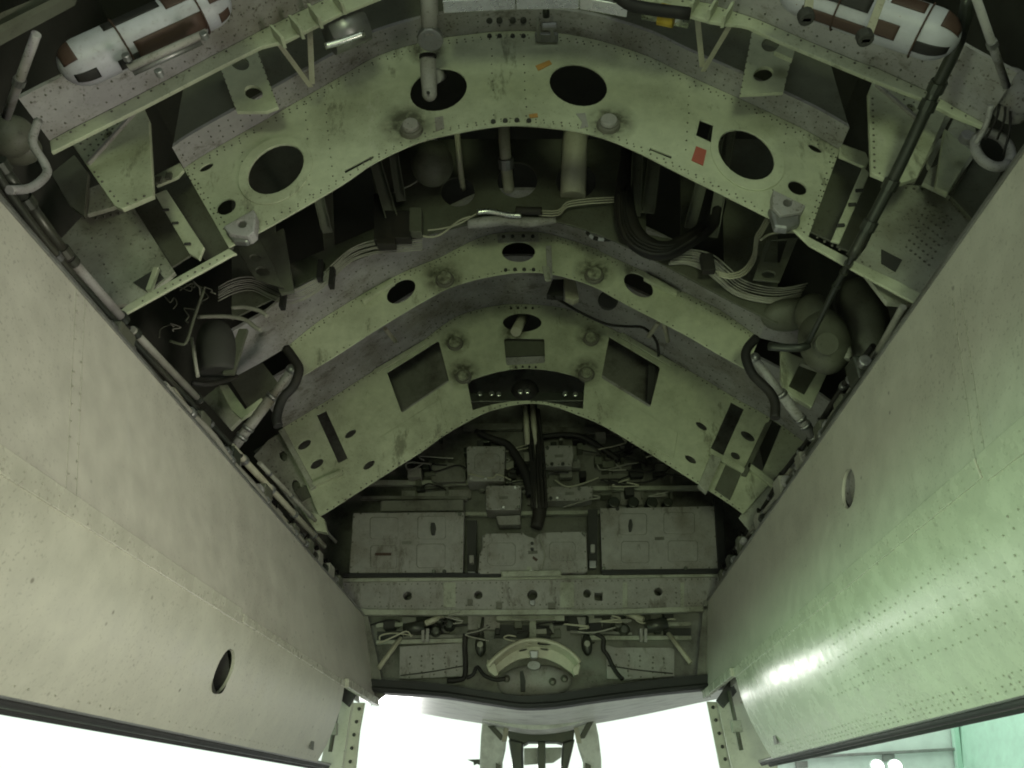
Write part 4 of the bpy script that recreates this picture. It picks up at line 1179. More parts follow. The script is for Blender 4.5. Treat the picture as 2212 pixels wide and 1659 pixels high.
plateY('saddle_web', m_ + list(reversed(i_)), YK - 0.02, 0.03, 'tube_cream', sa, [el('i', 1165, 903, 30, 8, -12, 12), el('i', 1303, 898, 30, 8, 10, 12)], bevel=0.004)
O3 = [PY(x, y, YK - 0.10) for x, y in o_]; M3 = [PY(x, y, YK - 0.02) for x, y in m_]
n = len(O3)
V = O3 + M3 + [p + Vector((0, 0.02, 0.012)) for p in O3] + [p + Vector((0, 0.02, 0.012)) for p in M3]
F = []
for i in range(n - 1):
    F += [(i, i + 1, n + i + 1, n + i), (2 * n + i, 3 * n + i, 3 * n + i + 1, 2 * n + i + 1), (i, 2 * n + i, 2 * n + i + 1, i + 1)]
so = fixn(mesh('saddle_pad', V, F, 'tube_cream', sa))
tube('saddle_rim', O3, 0.016, 'tube_cream', sa, 10, 1)
for pts in ([(935, 960), (985, 985), (1010, 1060), (985, 1070), (945, 1040), (930, 1000)], [(1480, 1020), (1520, 985), (1535, 1000), (1520, 1060), (1490, 1065)]):
    plateY('saddle_foot', qs('i', pts), YK - 0.08, 0.1, 'tube_cream', sa, bevel=0.006)
plateY('saddle_pin', qs('i', [(1205, 905), (1265, 905), (1258, 955), (1215, 955)]), YK - 0.06, 0.05, 'steel', sa, bevel=0.006)
bw = thing('bowl_fairing', 'rounded grey bowl fairing beneath the saddle arch', 'fairing')
ball('bowl', PY(*q('i', 1240, 1110), YK + 0.16), 0.27, 'panel', bw, (1.0, 0.35, 0.45))
plateY('bowl_slot', qs('i', [(1145, 1040), (1165, 1035), (1182, 1100), (1180, 1165), (1150, 1165)]), YK + 0.05, 0.04, 'dark', bw)
for x, y in ((1060, 1085), (1430, 1085), (1355, 1105)):
    disc('bowl_knob', PY(*q('i', x, y), YK + 0.06), (0, -1, -0.3), 0.028, 0.05, 'rivet', bw, 12, r2=0.015)
plateY('bowl_collar', el('i', 1235, 1000, 42, 28, 0, 18), YK + 0.02, 0.05, 'flange', bw, bevel=0.006)
for sgn, c, seg, lab in ((-1, 'm', [(820, 680), (1040, 580)], 'left'), (1, 'n', [(1440, 630), (1210, 545)], 'right')):
    t = thing('actuator', lab + ' dark actuator with short cream arm below the cross beam', 'actuator', 'door actuators')
    tube('arm', [PY(*q(c, *seg[0]), YK + 0.0), PY(*q(c, *seg[1]), YK + 0.05)], 0.022, 'tube_cream', t, 10, sm=False)
    m = (690, 725) if c == 'm' else (1590, 690)
    tube('body', [PY(*q(c, m[0] - 120, m[1] + 30), YK + 0.02), PY(*q(c, m[0] + 130, m[1] - 20), YK + 0.02)], 0.045, 'rod', t, 14, sm=False)
    for k in (0, 1):
        xx = ((800, 855) if c == 'm' else (1410, 1465))[k]
        bar('link', PY(*q(c, xx, 735), YK + 0.0), PY(*q(c, xx, 900), YK + 0.0), (1, 0, 0), 0.022, (0, 1, 0), 0.02, 'panel', t)
    ms = ((1000, 640), (1120, 700), (960, 780)) if c == 'm' else ((1160, 560), (1130, 700), (1200, 760))
    for x, y in ms:
        disc('fitting', PY(*q(c, x, y), YK + 0.10), (0, -1, 0), 0.05, 0.07, 'rod', t, 14, r2=0.03)
for pts, lab in (((('m', 270, 1210, YK - 0.1), ('m', 535, 845, YK - 0.02)), 'left slanting cream prop strut at the foot of the bulkhead'),
                 ((('n', 2005, 1150, YK - 0.1), ('n', 1735, 790, YK - 0.02)), 'right slanting cream prop strut at the foot of the bulkhead')):
    pipe('prop_strut', lab, 'strut', 'tube_cream', 5.2, pts, group='slanting prop struts', sm=False)
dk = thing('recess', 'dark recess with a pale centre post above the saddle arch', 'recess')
plateY('recess_shade', qs('n', [(-330, 690), (350, 700), (370, 850), (-360, 850)]), YK + 0.14, 0.015, 'dark', dk)  # dark plate paints in the shade at the back of the recess
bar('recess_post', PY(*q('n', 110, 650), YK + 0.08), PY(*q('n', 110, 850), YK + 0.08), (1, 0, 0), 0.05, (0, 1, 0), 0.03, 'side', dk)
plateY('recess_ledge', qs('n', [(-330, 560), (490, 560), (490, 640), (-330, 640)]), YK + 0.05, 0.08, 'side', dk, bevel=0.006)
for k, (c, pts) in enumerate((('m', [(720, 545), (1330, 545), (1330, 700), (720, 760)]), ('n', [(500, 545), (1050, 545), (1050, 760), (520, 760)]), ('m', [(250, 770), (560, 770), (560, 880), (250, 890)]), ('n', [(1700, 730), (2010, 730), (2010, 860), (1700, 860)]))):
    plateY('lower_recess_shade', qs(c, pts), YK + 0.145, 0.012, 'dark', bk)  # flat dark plates on the wall standing in for recess shade
for (c, x0, y0, x1, y1, w, m) in (('m', 240, 700, 570, 690, 0.03, 'side'), ('m', 240, 905, 1300, 880, 0.03, 'side'), ('n', 700, 850, 2010, 850, 0.03, 'side'), ('n', 560, 780, 1300, 800, 0.02, 'bulk'), ('m', 560, 840, 1300, 830, 0.025, 'bulk'), ('n', 1700, 690, 2010, 680, 0.03, 'side')):
    bar('lower_rail', PY(*q(c, x0, y0), YK + 0.09), PY(*q(c, x1, y1), YK + 0.09), (0, 0, 1), w, (0, 1, 0), 0.03, m, bk)
for x0, y0, x1, y1 in ((1340, 580, 1720, 750), (550, 600, 715, 690)):
    plateY('wall_patch', qs('m', [(x0, y0), (x1, y0), (x1, y1), (x0, y1)]), YK + 0.12, 0.02, 'panel', bk)
plateY('wall_patch', qs('n', [(640, 600), (920, 600), (910, 730), (680, 730)]), YK + 0.12, 0.02, 'panel', bk)
for c, x, y, lab in (('m', 1490, 940, 'left'), ('n', 760, 930, 'right')):
    t = thing('valve', 'small dark valve with greenish face on the ' + lab + ' side of the saddle arch', 'valve', 'small valves beside the saddle')
    p = PY(*q(c, x, y), YK + 0.06)
    ball('valve_body', p, 0.05, 'rod', t, (0.8, 0.8, 1.6), 16)
    disc('valve_face', p + Vector((0, -0.035, 0)), (0, -1, 0), 0.022, 0.012, 'side', t, 12)
    tube('valve_pipe', [p + Vector((0, 0, 0.06)), p + Vector((0.01, 0, 0.12)), p + Vector((0.02, 0.02, 0.2))], 0.012, 'rod', t, 8)

# small fittings filling the gaps of the bulkhead
for k in range(96):
    if k < 60: x, y = random.uniform(870, 1440), random.uniform(935, 1080)
    else: x, y = random.uniform(840, 1450), random.uniform(1328, 1382)
    p = PY(x, y, YK + random.uniform(0.12, 0.22))
    w, h, d = random.uniform(0.015, 0.06), random.uniform(0.012, 0.04), random.uniform(0.03, 0.08)
    box('fitting', p - Vector((w, d, h)), p + Vector((w, d, h)), random.choice(('rod', 'bulk', 'dark', 'cable_grey', 'inner', 'cable_black')), bk, 0.005)

# ================================================================ bottles at the top corners
def gas_bottle(label, c, a, b, rpx, Y, patches, nose):
    """white capsule bottle; patches are bands/panels wrapped on its surface: (t0, t1, ang0, ang1, mat) """
    t = thing('gas_bottle', label, 'bottle', 'white pressure bottles')
    A = PY(*q(c, *a), Y); B = PY(*q(c, *b), Y)
    r = rpx * CROP[c][2] * pxm(A)
    d = (B - A).normalized()
    L = (B - A).length
    toc = -(A + B).normalized()
    u = (toc - d * toc.dot(d)).normalized(); w = d.cross(u)

    def rad(s):
        if s < r * 1.15: 
            k = 1 - s / (r * 1.15); return r * math.sqrt(max(0, 1 - k * k)) * 0.98 + 0.001
        if s > L - r * 1.15:
            k = 1 - (L - s) / (r * 1.15); return r * math.sqrt(max(0, 1 - k * k)) * 0.98 + 0.001
        return r

    def surf(s, ang, h=0.0):
        rr_ = rad(s) + h
        return A + d * s + (u * math.cos(ang) + w * math.sin(ang)) * rr_
    V = []; F = []
    prof = [r * 1.15 * (1 - math.cos(k / 8 * math.pi / 2)) for k in range(9)]
    prof = prof + [L - x for x in reversed(prof)]
    N = 32
    for s_ in prof:
        for k in range(N): V.append(surf(s_, 2 * math.pi * k / N))
    for i in range(len(prof) - 1):
        for k in range(N):
            F.append((i * N + k, i * N + (k + 1) % N, (i + 1) * N + (k + 1) % N, (i + 1) * N + k))
    F += [tuple(reversed(range(N))), tuple((len(prof) - 1) * N + k for k in range(N))]
    fixn(mesh('vessel', V, F, 'bottle', t, smooth_shade=True))
    for (nm, f0, f1, a0, a1, mat) in patches:
        V = []; F = []
        ns, na = 8, 8
        for h in (-0.001, 0.0025):
            for i in range(ns + 1):
                for k in range(na + 1):
                    V.append(surf(L * (f0 + (f1 - f0) * i / ns), math.radians(a0 + (a1 - a0) * k / na), h))
        m = (ns + 1) * (na + 1)
        for i in range(ns):
            for k in range(na):
                x = i * (na + 1) + k
                F += [(m + x, m + x + 1, m + x + na + 2, m + x + na + 1)]
        o = mesh(nm, V, F, mat, t, smooth_shade=True)
        md = o.modifiers.new('solid', 'SOLIDIFY'); md.thickness = 0.002
    for f in (0.36, 0.80):
        pts = [surf(L * f, math.radians(k * 12), 0.004) for k in range(31)]
        tube('strap', pts, 0.003, 'brown', t, 6, 1)
    return t, surf, L, r


b1, s1, L1, r1 = gas_bottle('left white pressure bottle with brown and black patches at the top left', 'a', (390, 470), (1480, -30), 150, 1.62,
    [('brown_patch', 0.40, 0.80, 5, 55, 'brown'), ('black_patch', 0.30, 0.62, -75, -45, 'cable_black'), ('black_patch', 0.28, 0.40, 30, 62, 'cable_black'), ('brown_patch', 0.64, 0.80, -70, -30, 'brown'),
     ('red_band', 0.03, 0.11, -75, -10, 'brown'), ('black_mark', 0.05, 0.17, 22, 50, 'cable_black'), ('brown_patch', 0.86, 0.97, -40, 0, 'brown'), ('brown_patch', 0.88, 0.95, 30, 60, 'brown')], None)
b2, s2, L2, r2 = gas_bottle('right white pressure bottle with dark slots and brown cap at the top right', 'c', (640, -110), (1790, 280), 152, 1.62,
    [('black_patch', 0.22, 0.52, -28, 2, 'cable_black'), ('brown_patch', 0.18, 0.56, 30, 62, 'brown'), ('brown_patch', 0.60, 0.78, -70, -35, 'brown'), ('black_mark', 0.80, 0.97, 22, 50, 'cable_black'),
     ('brown_patch', 0.88, 0.985, -75, -22, 'brown'), ('brown_patch', 0.56, 0.70, 5, 40, 'brown')], None)
for lab, x0, y0, x1, y1 in (('left of the two slim pale straps crossing the right white bottle', 830, -80, 808, 130), ('right of the two slim pale straps crossing the right white bottle', 1310, -60, 1190, 265)):
    pts = [PY(*q('c', x0, y0), 1.50), PY(*q('c', x1, y1), 1.50)]
    t = thing('retaining_strap', lab, 'strap', 'bottle retaining straps')
    bar('strap_bar', pts[0], pts[1], (1, 0, 0), 0.024, (0, 1, 0), 0.012, 'tube_cream', t)
    disc('strap_foot', pts[1], (0, 0, 1), 0.022, 0.03, 'dark', t, 12)
t = thing('bottle_rail', 'thin pale rail running under the left white bottle', 'rail')
tube('rail_tube', [PY(*q('a', 830, 440), 1.6), PY(*q('a', 1340, 210), 1.6)], 0.012, 'panel', t, 8, sm=False)
tube('rail_tube', [PY(*q('a', 860, 470), 1.62), PY(*q('a', 1300, 270), 1.62)], 0.010, 'steel', t, 8, sm=False)
for x, y in ((830, 390), (1330, 250), (1040, 490)):
    disc('rail_clamp', PY(*q('a', x, y), 1.58), (0, -1, 0), 0.012, 0.02, 'steel', t, 10)

# ================================================================ top centre
t = thing('down_pipe', 'white vertical pipe with dark mouth and elbow end at the near arch crown', 'pipe')
tube('upper_pipe', [PY(*q('b', 570, -120), 2.0), PY(*q('b', 575, 225), 2.16)], 0.034, 'panel', t, 18, sm=False)
a = PY(*q('b', 578, 232), 2.17)
disc('flange_ring', a, (0, 0, -1), 0.052, 0.03, 'steel', t, 20)
tube('lower_pipe', [PY(*q('b', 562, 372), 2.30), PY(*q('b', 565, 470), 2.33), PY(*q('b', 572, 600), 2.36)], [0.032, 0.034, 0.030], 'panel', t, 18)
tube('elbow', [PY(*q('b', 600, 500), 2.38), PY(*q('b', 640, 480), 2.46)], 0.03, 'panel', t, 14, sm=False)
disc('pipe_mouth', PY(*q('b', 562, 378), 2.296), PY(*q('b', 562, 378), 2.29) - PY(*q('b', 570, 560), 2.35), 0.036, 0.014, 'cable_black', t, 20)
ball('pipe_end', PY(*q('b', 572, 605), 2.36), 0.031, 'panel', t, (1, 1, 1.1), 18)
p = PY(*q('b', 565, 605), 2.325)
disc('end_bolt', p, (0, -1, 0), 0.007, 0.008, 'dark', t, 8)
t = thing('crown_bar', 'bright edged metal crossbar along the top centre of the picture', 'bar')
for i, (x0, y0, x1, y1) in enumerate(((660, 35, 1130, 12), (1130, 12, 1540, 8), (1540, 8, 1850, 62))):
    bar('bar_segment', PY(*q('b', x0, y0), 1.95), PY(*q('b', x1, y1), 1.95), (0, 0, 1), 0.022, (0, 1, 0), 0.05, 'bright_steel', t)
    bar('bar_web', PY(*q('b', x0, y0 - 75), 1.97), PY(*q('b', x1, y1 - 75), 1.97), (0, 0, 1), 0.11, (0, 1, 0), 0.01, 'inner', t)
t = thing('rod_clevis', 'small clevis bracket and dark rod over the near arch crown', 'bracket')
tube('rod', [PY(*q('b', 1320, -60), 2.1), PY(*q('b', 1328, 110), 2.2)], 0.014, 'rod', t, 10, sm=False)
for dx in (-45, 45):
    bar('cheek', PY(*q('b', 1318 + dx, 140), 2.24), PY(*q('b', 1325 + dx, 240), 2.34), (1, 0, 0), 0.014, (0, 1, 0), 0.05, 'steel', t)
bar('base', PY(*q('b', 1255, 240), 2.37), PY(*q('b', 1405, 242), 2.37), (0, 0, 1), 0.016, (0, 1, 0), 0.04, 'steel', t)
disc('pin', PY(*q('b', 1300, 170), 2.22), (1, 0, 0), 0.014, 0.06, 'steel', t, 10)
t = thing('lagged_duct', 'foil wrapped duct end with bright rim at upper left of the crown', 'duct')
tube('duct_body', [PY(*q('a', 2120, 230), 2.05), PY(*q('b', 140, 130), 2.05)], 0.075, 'steel', t, 16, sm=False)
tube('duct_rim', [PY(*q('a', 2100, 300), 1.98), PY(*q('b', 20, 262), 1.98), PY(*q('b', 150, 215), 1.98)], 0.012, 'bright_steel', t, 8)
t = thing('lagged_duct', 'bright metal clamp fitting with yellow band at upper right of the crown', 'duct')
tube('duct_body', [PY(*q('b', 1960, 60), 2.0), PY(*q('b', 2260, 120), 2.0)], 0.035, 'bright_steel', t, 14, sm=False)
tube('yellow_band', [PY(*q('b', 2060, 90), 1.97), PY(*q('b', 2160, 112), 1.97)], 0.038, 'yellow', t, 14, sm=False)
tube('dark_hose', [PY(*q('b', 1780, -40), 1.9), PY(*q('b', 1900, 40), 1.92), PY(*q('b', 2260, 90), 1.93)], 0.022, 'cable_black', t, 10)

for lab, x0, y0, x1, y1, c in (('left slanting cream stay of the left pair under the beam lip', 1810, 290, 2010, 560, 'a'), ('right upright cream stay of the left pair under the beam lip', 2005, 190, 2020, 540, 'a'),
                               ('left upright brownish stay of the right pair under the beam lip', 95, 80, 130, 430, 'c'), ('right slanting cream stay of the right pair under the beam lip', 300, 180, 135, 460, 'c')):
    a, b = PY(*q(c, x0, y0), 1.98), PY(*q(c, x1, y1), 2.22)
    o = bar('flat_stay', a, b, (1, 0, 0), 0.02, (0, 1, 0), 0.008, 'tube_cream')
    tag(o, lab, 'stay', 'flat stays under the beam lip')

# ================================================================ rods, pipes and struts along the sides
pipe('side_strut', 'short grey rod slanting at the far upper left corner', 'rod', 'flange', 10, [('a', 235, 220, 1.45), ('a', 40, 760, 1.7)], collars=(0.55,), sm=False)
pipe('side_strut', 'pale slanting rod at the far upper right corner', 'rod', 'flange', 9, [('c', 1900, -20, 1.45), ('c', 2100, 560, 1.75)], collars=(0.5,), sm=False)
pipe('bent_hose', 'pale bent hose curling at the left edge above the door', 'hose', 'flange', 9, [('a', 250, 780, 1.75), ('a', 210, 920, 1.75), ('a', 290, 1060, 1.78), ('a', 300, 1130, 1.78), ('a', 200, 1215, 1.72), ('a', 60, 1230, 1.65)])
pipe('bent_hose', 'thin pale hose curving down at the right edge above the door', 'hose', 'flange', 6, [('c', 2000, 680, 1.8), ('c', 1970, 800, 1.85), ('c', 1900, 930, 1.9)])
# long torque tube along the left door hinge: several lengths
for k, (p0, p1, r, lab) in enumerate(((('D', 0, 355, 1.62), ('D', 60, 440, 1.75), 14, 'nearest length of the pale hinge tube along the left door'), (('D', 55, 430, 1.75), ('D', 142, 550, 1.95), 13, 'second length of the pale hinge tube along the left door'),
                                      (('D', 148, 556, 1.97), ('D', 268, 692, 2.35), 11.5, 'third, whitest length of the hinge tube along the left door'), (('D', 285, 712, 2.42), ('D', 432, 866, 3.05), 9, 'farthest thin length of the hinge tube along the left door'))):
    pipe('hinge_tube', lab, 'tube', ('rod', 'rod', 'panel', 'cable_grey')[k], r, [p0, p1], 'left hinge tube lengths', collars=(0.04, 0.96), sm=False, cmat='rod')
pipe('torque_tube', 'long dark torque tube hugging the left door top edge', 'tube', 'rod', 10, [('D', -30, 345, 1.56), ('D', 150, 585, 2.0), ('D', 440, 900, 3.05), ('D', 520, 985, 3.4)], collars=(0.3, 0.7))
# gear along the left and right door top, far half
for lab, pts, r in (('left far hinge rail of brackets and tube by the left door', [('D', 500, 965, 3.3), ('D', 700, 1180, 4.9)], 8), ('thin inner pipe by the far half of the left door', [('D', 560, 1000, 3.75), ('D', 725, 1170, 5.2)], 5)):
    pipe('hinge_rail', lab, 'rail', 'tube_cream' if r > 6 else 'cable_grey', r, pts, collars=(0.1, 0.35, 0.6, 0.85), sm=False)
pipe('hinge_rail', 'cream hinge tube lying along the far half of the right door', 'rail', 'tube_cream', 13, [('g', 760, 1330, 4.15), ('g', 650, 1460, 4.6), ('g', 540, 1620, 5.1)], collars=(0.05,), sm=False)
# the long black control rod on the right
pipe('control_rod', 'long black jointed control rod slanting down past the right gusset', 'rod', 'rod', 15, [('c', 1860, -60, 1.5), ('c', 1790, 260, 1.65), ('c', 1610, 640, 1.85), ('c', 1400, 1090, 2.02), ('c', 1240, 1400, 2.16), ('c', 1100, 1660, 2.28)], collars=(0.36, 0.42, 0.66, 0.84), n=3, cmat='rod')
pipe('control_rod', 'thin black continuation of the control rod ending above the right strut', 'rod', 'rod', 7.5, [('g', 1110, 0, 2.28), ('g', 1000, 200, 2.6), ('g', 900, 400, 2.8), ('g', 810, 580, 3.0)], collars=(0.12, 0.2, 0.34), n=3, cmat='rod')
pipe('cross_link', 'short black link running from the thin control rod towards the middle arch', 'rod', 'rod', 9, [('g', 815, 585, 3.0), ('g', 740, 605, 3.0), ('g', 560, 595, 3.05)])
# struts
for lab, pts, hose in (('left pale telescopic strut between middle and far arch', [('d', 1885, 745, 3.35), ('d', 1760, 920, 3.4), ('d', 1480, 1290, 3.5)], [(1850, 605), (1905, 680), (1935, 745), (1900, 850), (1830, 930), (1790, 1050), (1800, 1110)]),
                       ('right pale telescopic strut between middle and far arch', [('g', 470, 670, 3.35), ('g', 640, 900, 3.42), ('g', 860, 1190, 3.6)], [(480, 540), (420, 610), (415, 680), (460, 780), (560, 880), (600, 960), (600, 1060)])):
    t = thing('telescopic_strut', lab, 'strut', 'telescopic struts')
    c = pts[0][0]
    P = [PY(*q(c, x, y), Y) for _, x, y, Y in pts]
    k = pxm(P[0])
    tube('rod', [P[0], P[1]], 9 * k, 'flange', t, 14, sm=False)
    tube('barrel', [P[1], P[2]], 11.5 * k, 'flange', t, 16, sm=False)
    for f in (0.0, 0.55, 0.7, 0.95):
        m = P[1].lerp(P[2], f); d = (P[2] - P[1]).normalized()
        tube('band', [m - d * 0.01, m + d * 0.01], 13.5 * k, 'steel', t, 16, sm=False)
    ball('eye', P[0], 12 * k, 'steel', t, seg=16)
    o = tube('armoured_hose', [PY(*q(c, x, y), pts[0][3] - 0.06) for x, y in hose], 10 * k, 'cable_black', None, 10)
    tag(o, ('left' if c == 'd' else 'right') + ' black armoured hose looping at the end of the middle arch', 'hose', 'armoured hoses')
# square end boxes of the middle arch
for c, pts, win, lab in (('g', [(640, 612), (800, 680), (952, 742), (838, 990), (730, 925), (655, 860), (640, 800)], [(765, 702), (884, 746), (790, 905), (690, 852)], 'right open green end box of the middle arch'),
                         ('d', [(1410, 845), (1470, 840), (1585, 1000), (1690, 925), (1720, 960), (1560, 1060), (1500, 1010)], None, 'left open green end box of the middle arch')):
    t = thing('end_box', lab, 'box', 'open end boxes')
    plateY('frame_plate', qs(c, pts), 3.5, 0.03, 'web', t, [qs(c, win)] if win else (), bevel=0.004)
    if win: plateY('box_back', qs(c, [(700, 690), (900, 730), (820, 920), (680, 850)]), 3.68, 0.02, 'inner', t)
    else:
        plateY('box_side', qs(c, [(1310, 930), (1410, 850), (1560, 1060), (1490, 1130)]), 3.6, 0.03, 'side', t, bevel=0.003)
        plateY('box_back', qs(c, [(1480, 800), (1700, 700), (1830, 870), (1600, 990)]), 3.85, 0.02, 'inner', t)
# lumps of hardware in the side recesses between the near and middle arch
t = thing('pump_housing', 'dim cream rounded pump housing in the right recess by the door', 'pump')
ball('bulb', PY(*q('g', 860, 400), 3.1), 0.085, 'inner', t, (1, 1, 1.3))
ball('bulb', PY(*q('g', 690, 390), 3.25), 0.10, 'inner', t, (1.3, 1, 0.7))
ball('body', PY(*q('g', 920, 560), 3.1), 0.12, 'inner', t, (0.9, 1, 1.3))
disc('cap', PY(*q('g', 930, 580), 2.98), (0, -1, -0.4), 0.05, 0.02, 'inner', t, 20)
tube('outlet', [PY(*q('g', 1000, 480), 3.1), PY(*q('g', 1060, 600), 3.05), PY(*q('g', 1070, 680), 3.05)], 0.02, 'side', t)
t = thing('pump_housing', 'dark rounded accumulator beside the right door edge', 'pump')
ball('body', PY(*q('g', 1170, 430), 3.1), 0.13, 'inner', t, (0.8, 1, 1.7))
ball('neck', PY(*q('g', 1100, 320), 3.15), 0.08, 'inner', t)
t = thing('drum', 'dark rounded drum tucked in the left recess above the hinge tube', 'drum')
tube('body', [PY(*q('d', 1390, 470), 3.1), PY(*q('d', 1400, 600), 3.1), PY(*q('d', 1410, 770), 3.12)], [0.06, 0.085, 0.09, 0.08], 'dark', t, 20)
plateY('cradle_plate', qs('d', [(1545, 480), (1600, 480), (1510, 770), (1440, 770)]), 3.1, 0.02, 'inner', t)
pipe('stay_rod', 'thin grey upright rod in the left recess beside the drum', 'rod', 'cable_grey', 4, [('d', 1240, 540, 2.9), ('d', 1280, 790, 2.9)], sm=False)
pipe('stay_rod', 'thin bent grey rod rising in the left recess above the drum', 'rod', 'inner', 3.0, [('d', 1320, 230, 2.8), ('d', 1260, 400, 2.8), ('d', 1210, 560, 2.8), ('d', 1170, 580, 2.8), ('d', 1100, 560, 2.8)])
pipe('flex_conduit', 'black conduit crossing from the left hinge tube to the middle arch end', 'conduit', 'cable_black', 6, [('d', 1240, 830, 3.0), ('d', 1350, 840, 3.05), ('d', 1470, 810, 3.15), ('d', 1530, 790, 3.2)])
# pierced brackets in the recess
for c, pts, hs, lab in (('p', [(1740, 640), (1955, 620), (1830, 920), (1650, 905)], [(1755, 870, 45, 25, 0)], 'right pierced bracket hanging in the recess above the wires'),
                        ('o', [(130, 700), (290, 640), (440, 960), (250, 900)], [(300, 850, 50, 30, 10), (250, 760, 40, 24, 15)], 'left pierced bracket hanging in the recess above the wires')):
    t = thing('pierced_bracket', lab, 'bracket', 'pierced brackets')
    hl_ = [el(c, *h, 16) for h in hs]
    if c == 'p': hl_.append(qs(c, [(1775, 640), (1885, 632), (1830, 790), (1725, 785)]))
    plateY('plate', qs(c, pts), 2.95, 0.012, 'inner', t, hl_, bevel=0.002)
plateY('stiff_leg', qs('o', [(290, 640), (440, 560), (510, 980), (420, 1000)]), 3.0, 0.02, 'inner', t)
t = thing('side_bracket', 'pale ribbed side post right of the right gusset', 'post')
plateY('post_plate', qs('c', [(1660, 640), (1760, 680), (1740, 760), (1520, 1160), (1440, 1150)]), 2.2, 0.03, 'side', t, bevel=0.004)
plateY('post_plate', qs('c', [(1700, 830), (1880, 980), (1720, 1250), (1640, 1210)]), 2.3, 0.02, 'web', t, [el('c', 1655, 930, 1, 1)][:0], bevel=0.003)
bolt_holes(t, 'c', [(1665, 745), (1643, 785)], 16, 2.198)
t = thing('round_port', 'open round port with pale rim and hanging wires at the right edge', 'port')
c0 = PY(*q('c', 2040, 980), 2.0)
pts = [PY(x, y, 2.0) for x, y in el('c', 2010, 970, 130, 95, 40, 24)]
tube('rim', pts + [pts[0]], 0.016, 'flange', t, 8, 1)
plateY('port_back', el('c', 2010, 970, 128, 92, 40, 24), 2.12, 0.01, 'dark', t)
for k, (x0, y0, x1, y1) in enumerate(((2090, 640, 2040, 900), (2120, 660, 2080, 1000), (2060, 650, 1960, 900))):
    tube('wire', [PY(*q('c', x0, y0), 1.9), PY(*q('c', (x0 + x1) / 2 + 20, (y0 + y1) / 2), 1.88), PY(*q('c', x1, y1), 1.95)], 0.004, 'cable_black', t, 6)
t = thing('bulge_cover', 'dim grey rounded cover with strap at the upper right edge', 'cover')
ball('cover', PY(*q('c', 2130, 620), 1.9), 0.07, 'flange', t, (0.9, 1, 1.5))
disc('plug', PY(*q('c', 1830, 910), 2.2), (0, -1, 0), 0.025, 0.03, 'flange', t, 16)
t = thing('bulge_cover', 'dim grey rounded cover at the left picture edge above the hinge tube', 'cover')
ball('cover', PY(*q('a', 70, 880), 1.85), 0.06, 'inner', t, (1.2, 1, 1.2))
ball('cover', PY(*q('a', 120, 960), 1.9), 0.055, 'inner', t, (1.3, 1, 1))

# longerons at upper left and right of the picture (dark beams)
for lab, x0, y0, x1, y1, w in (('upper of two dim rails crossing the top left corner', -40, 160, 400, -30, 0.03), ('lower of two dim rails crossing the top left corner', -40, 250, 480, -20, 0.04)):
    o = bar('dim_rail', PY(*q('a', x0, y0), 1.35), PY(*q('a', x1, y1), 1.5), (0, 0, 1), w, (0, 1, 0), 0.03, 'inner')
    tag(o, lab, 'rail', 'dim corner rails')

# ================================================================ cables
cb = thing('cable_run', 'bundle of thin grey cables sweeping over the left of the middle arch', 'cables')
for k in range(7):
    o_ = k * 15
    tube('cable', [PY(*q('o', x, y + o_ - 25 + random.uniform(-4, 4)), 3.18 + 0.004 * k) for x, y in ((0, 985), (110, 930), (230, 915), (350, 970), (450, 1005), (560, 985), (680, 915), (790, 815), (900, 720), (1040, 670), (1200, 655), (1380, 640))], 0.0036, 'cable_grey', cb, 7, 3)
for x, y in ((770, 890), (440, 1030), (690, 840)):
    box('cable_clip', PY(*q('o', x, y), 3.15) - Vector((0.012, 0.02, 0.06)), PY(*q('o', x, y), 3.15) + Vector((0.012, 0.02, 0.05)), 'cable_black', cb, 0.003)
cb = thing('cable_run', 'bundle of thin grey cables bending down over the right of the middle arch', 'cables')
for k in range(7):
    o_ = k * 16
    tube('cable', [PY(*q('p', x + o_ * 0.6, y - o_ + random.uniform(-4, 4)), 3.2 - 0.01 * k) for x, y in ((1080, 800), (1200, 800), (1320, 840), (1420, 920), (1520, 1000), (1650, 1045), (1800, 1060), (1960, 1030))], 0.008 if k < 2 else 0.0036, 'cable_grey', cb, 7, 3)
box('cable_clip', PY(*q('p', 1340, 800), 3.1) - Vector((0.03, 0.02, 0.05)), PY(*q('p', 1340, 800), 3.1) + Vector((0.03, 0.02, 0.05)), 'cable_black', cb, 0.006)
cb = thing('cable_loop', 'pale wires looping up to the right lug of the near arch', 'cables')
for k in range(3):
    tube('cable', [PY(*q('p', x + 8 * k, y + 14 * k), 3.0) for x, y in ((1400, 850), (1480, 870), (1580, 840), (1650, 740), (1665, 620), (1700, 560), (1745, 480))], 0.005, 'tube_cream', cb, 6, 3)
tube('cable', [PY(*q('p', x, y), 3.0) for x, y in ((1700, 640), (1760, 600), (1860, 585), (1980, 590))], 0.006, 'tube_cream', cb, 6, 3)
cb = thing('cable_loop', 'two short yellowish cables curving into the left recess', 'cables')
for k, pts in enumerate((((1500, 345), (1580, 340), (1680, 365), (1730, 400)), ((1280, 405), (1450, 400), (1580, 420), (1650, 470), (1690, 490)))):
    tube('cable', [PY(*q('d', x, y), 3.05) for x, y in pts], 0.010, 'cable_grey', cb, 8, 4)
cb = thing('cable_tangle', 'tangle of thin brownish wires in the dark left recess', 'cables')
for k in range(9):
    x, y = random.uniform(1020, 1350), random.uniform(200, 560)
    pts = [(x, y)]
    for j in range(4):
        x += random.uniform(-70, 90); y += random.uniform(-60, 60); pts.append((x, y))
    tube('wire', [PY(*q('d', *p), 2.95 + 0.02 * k) for p in pts], 0.003, 'inner' if k % 3 else 'cable_grey', cb, 5, 4)
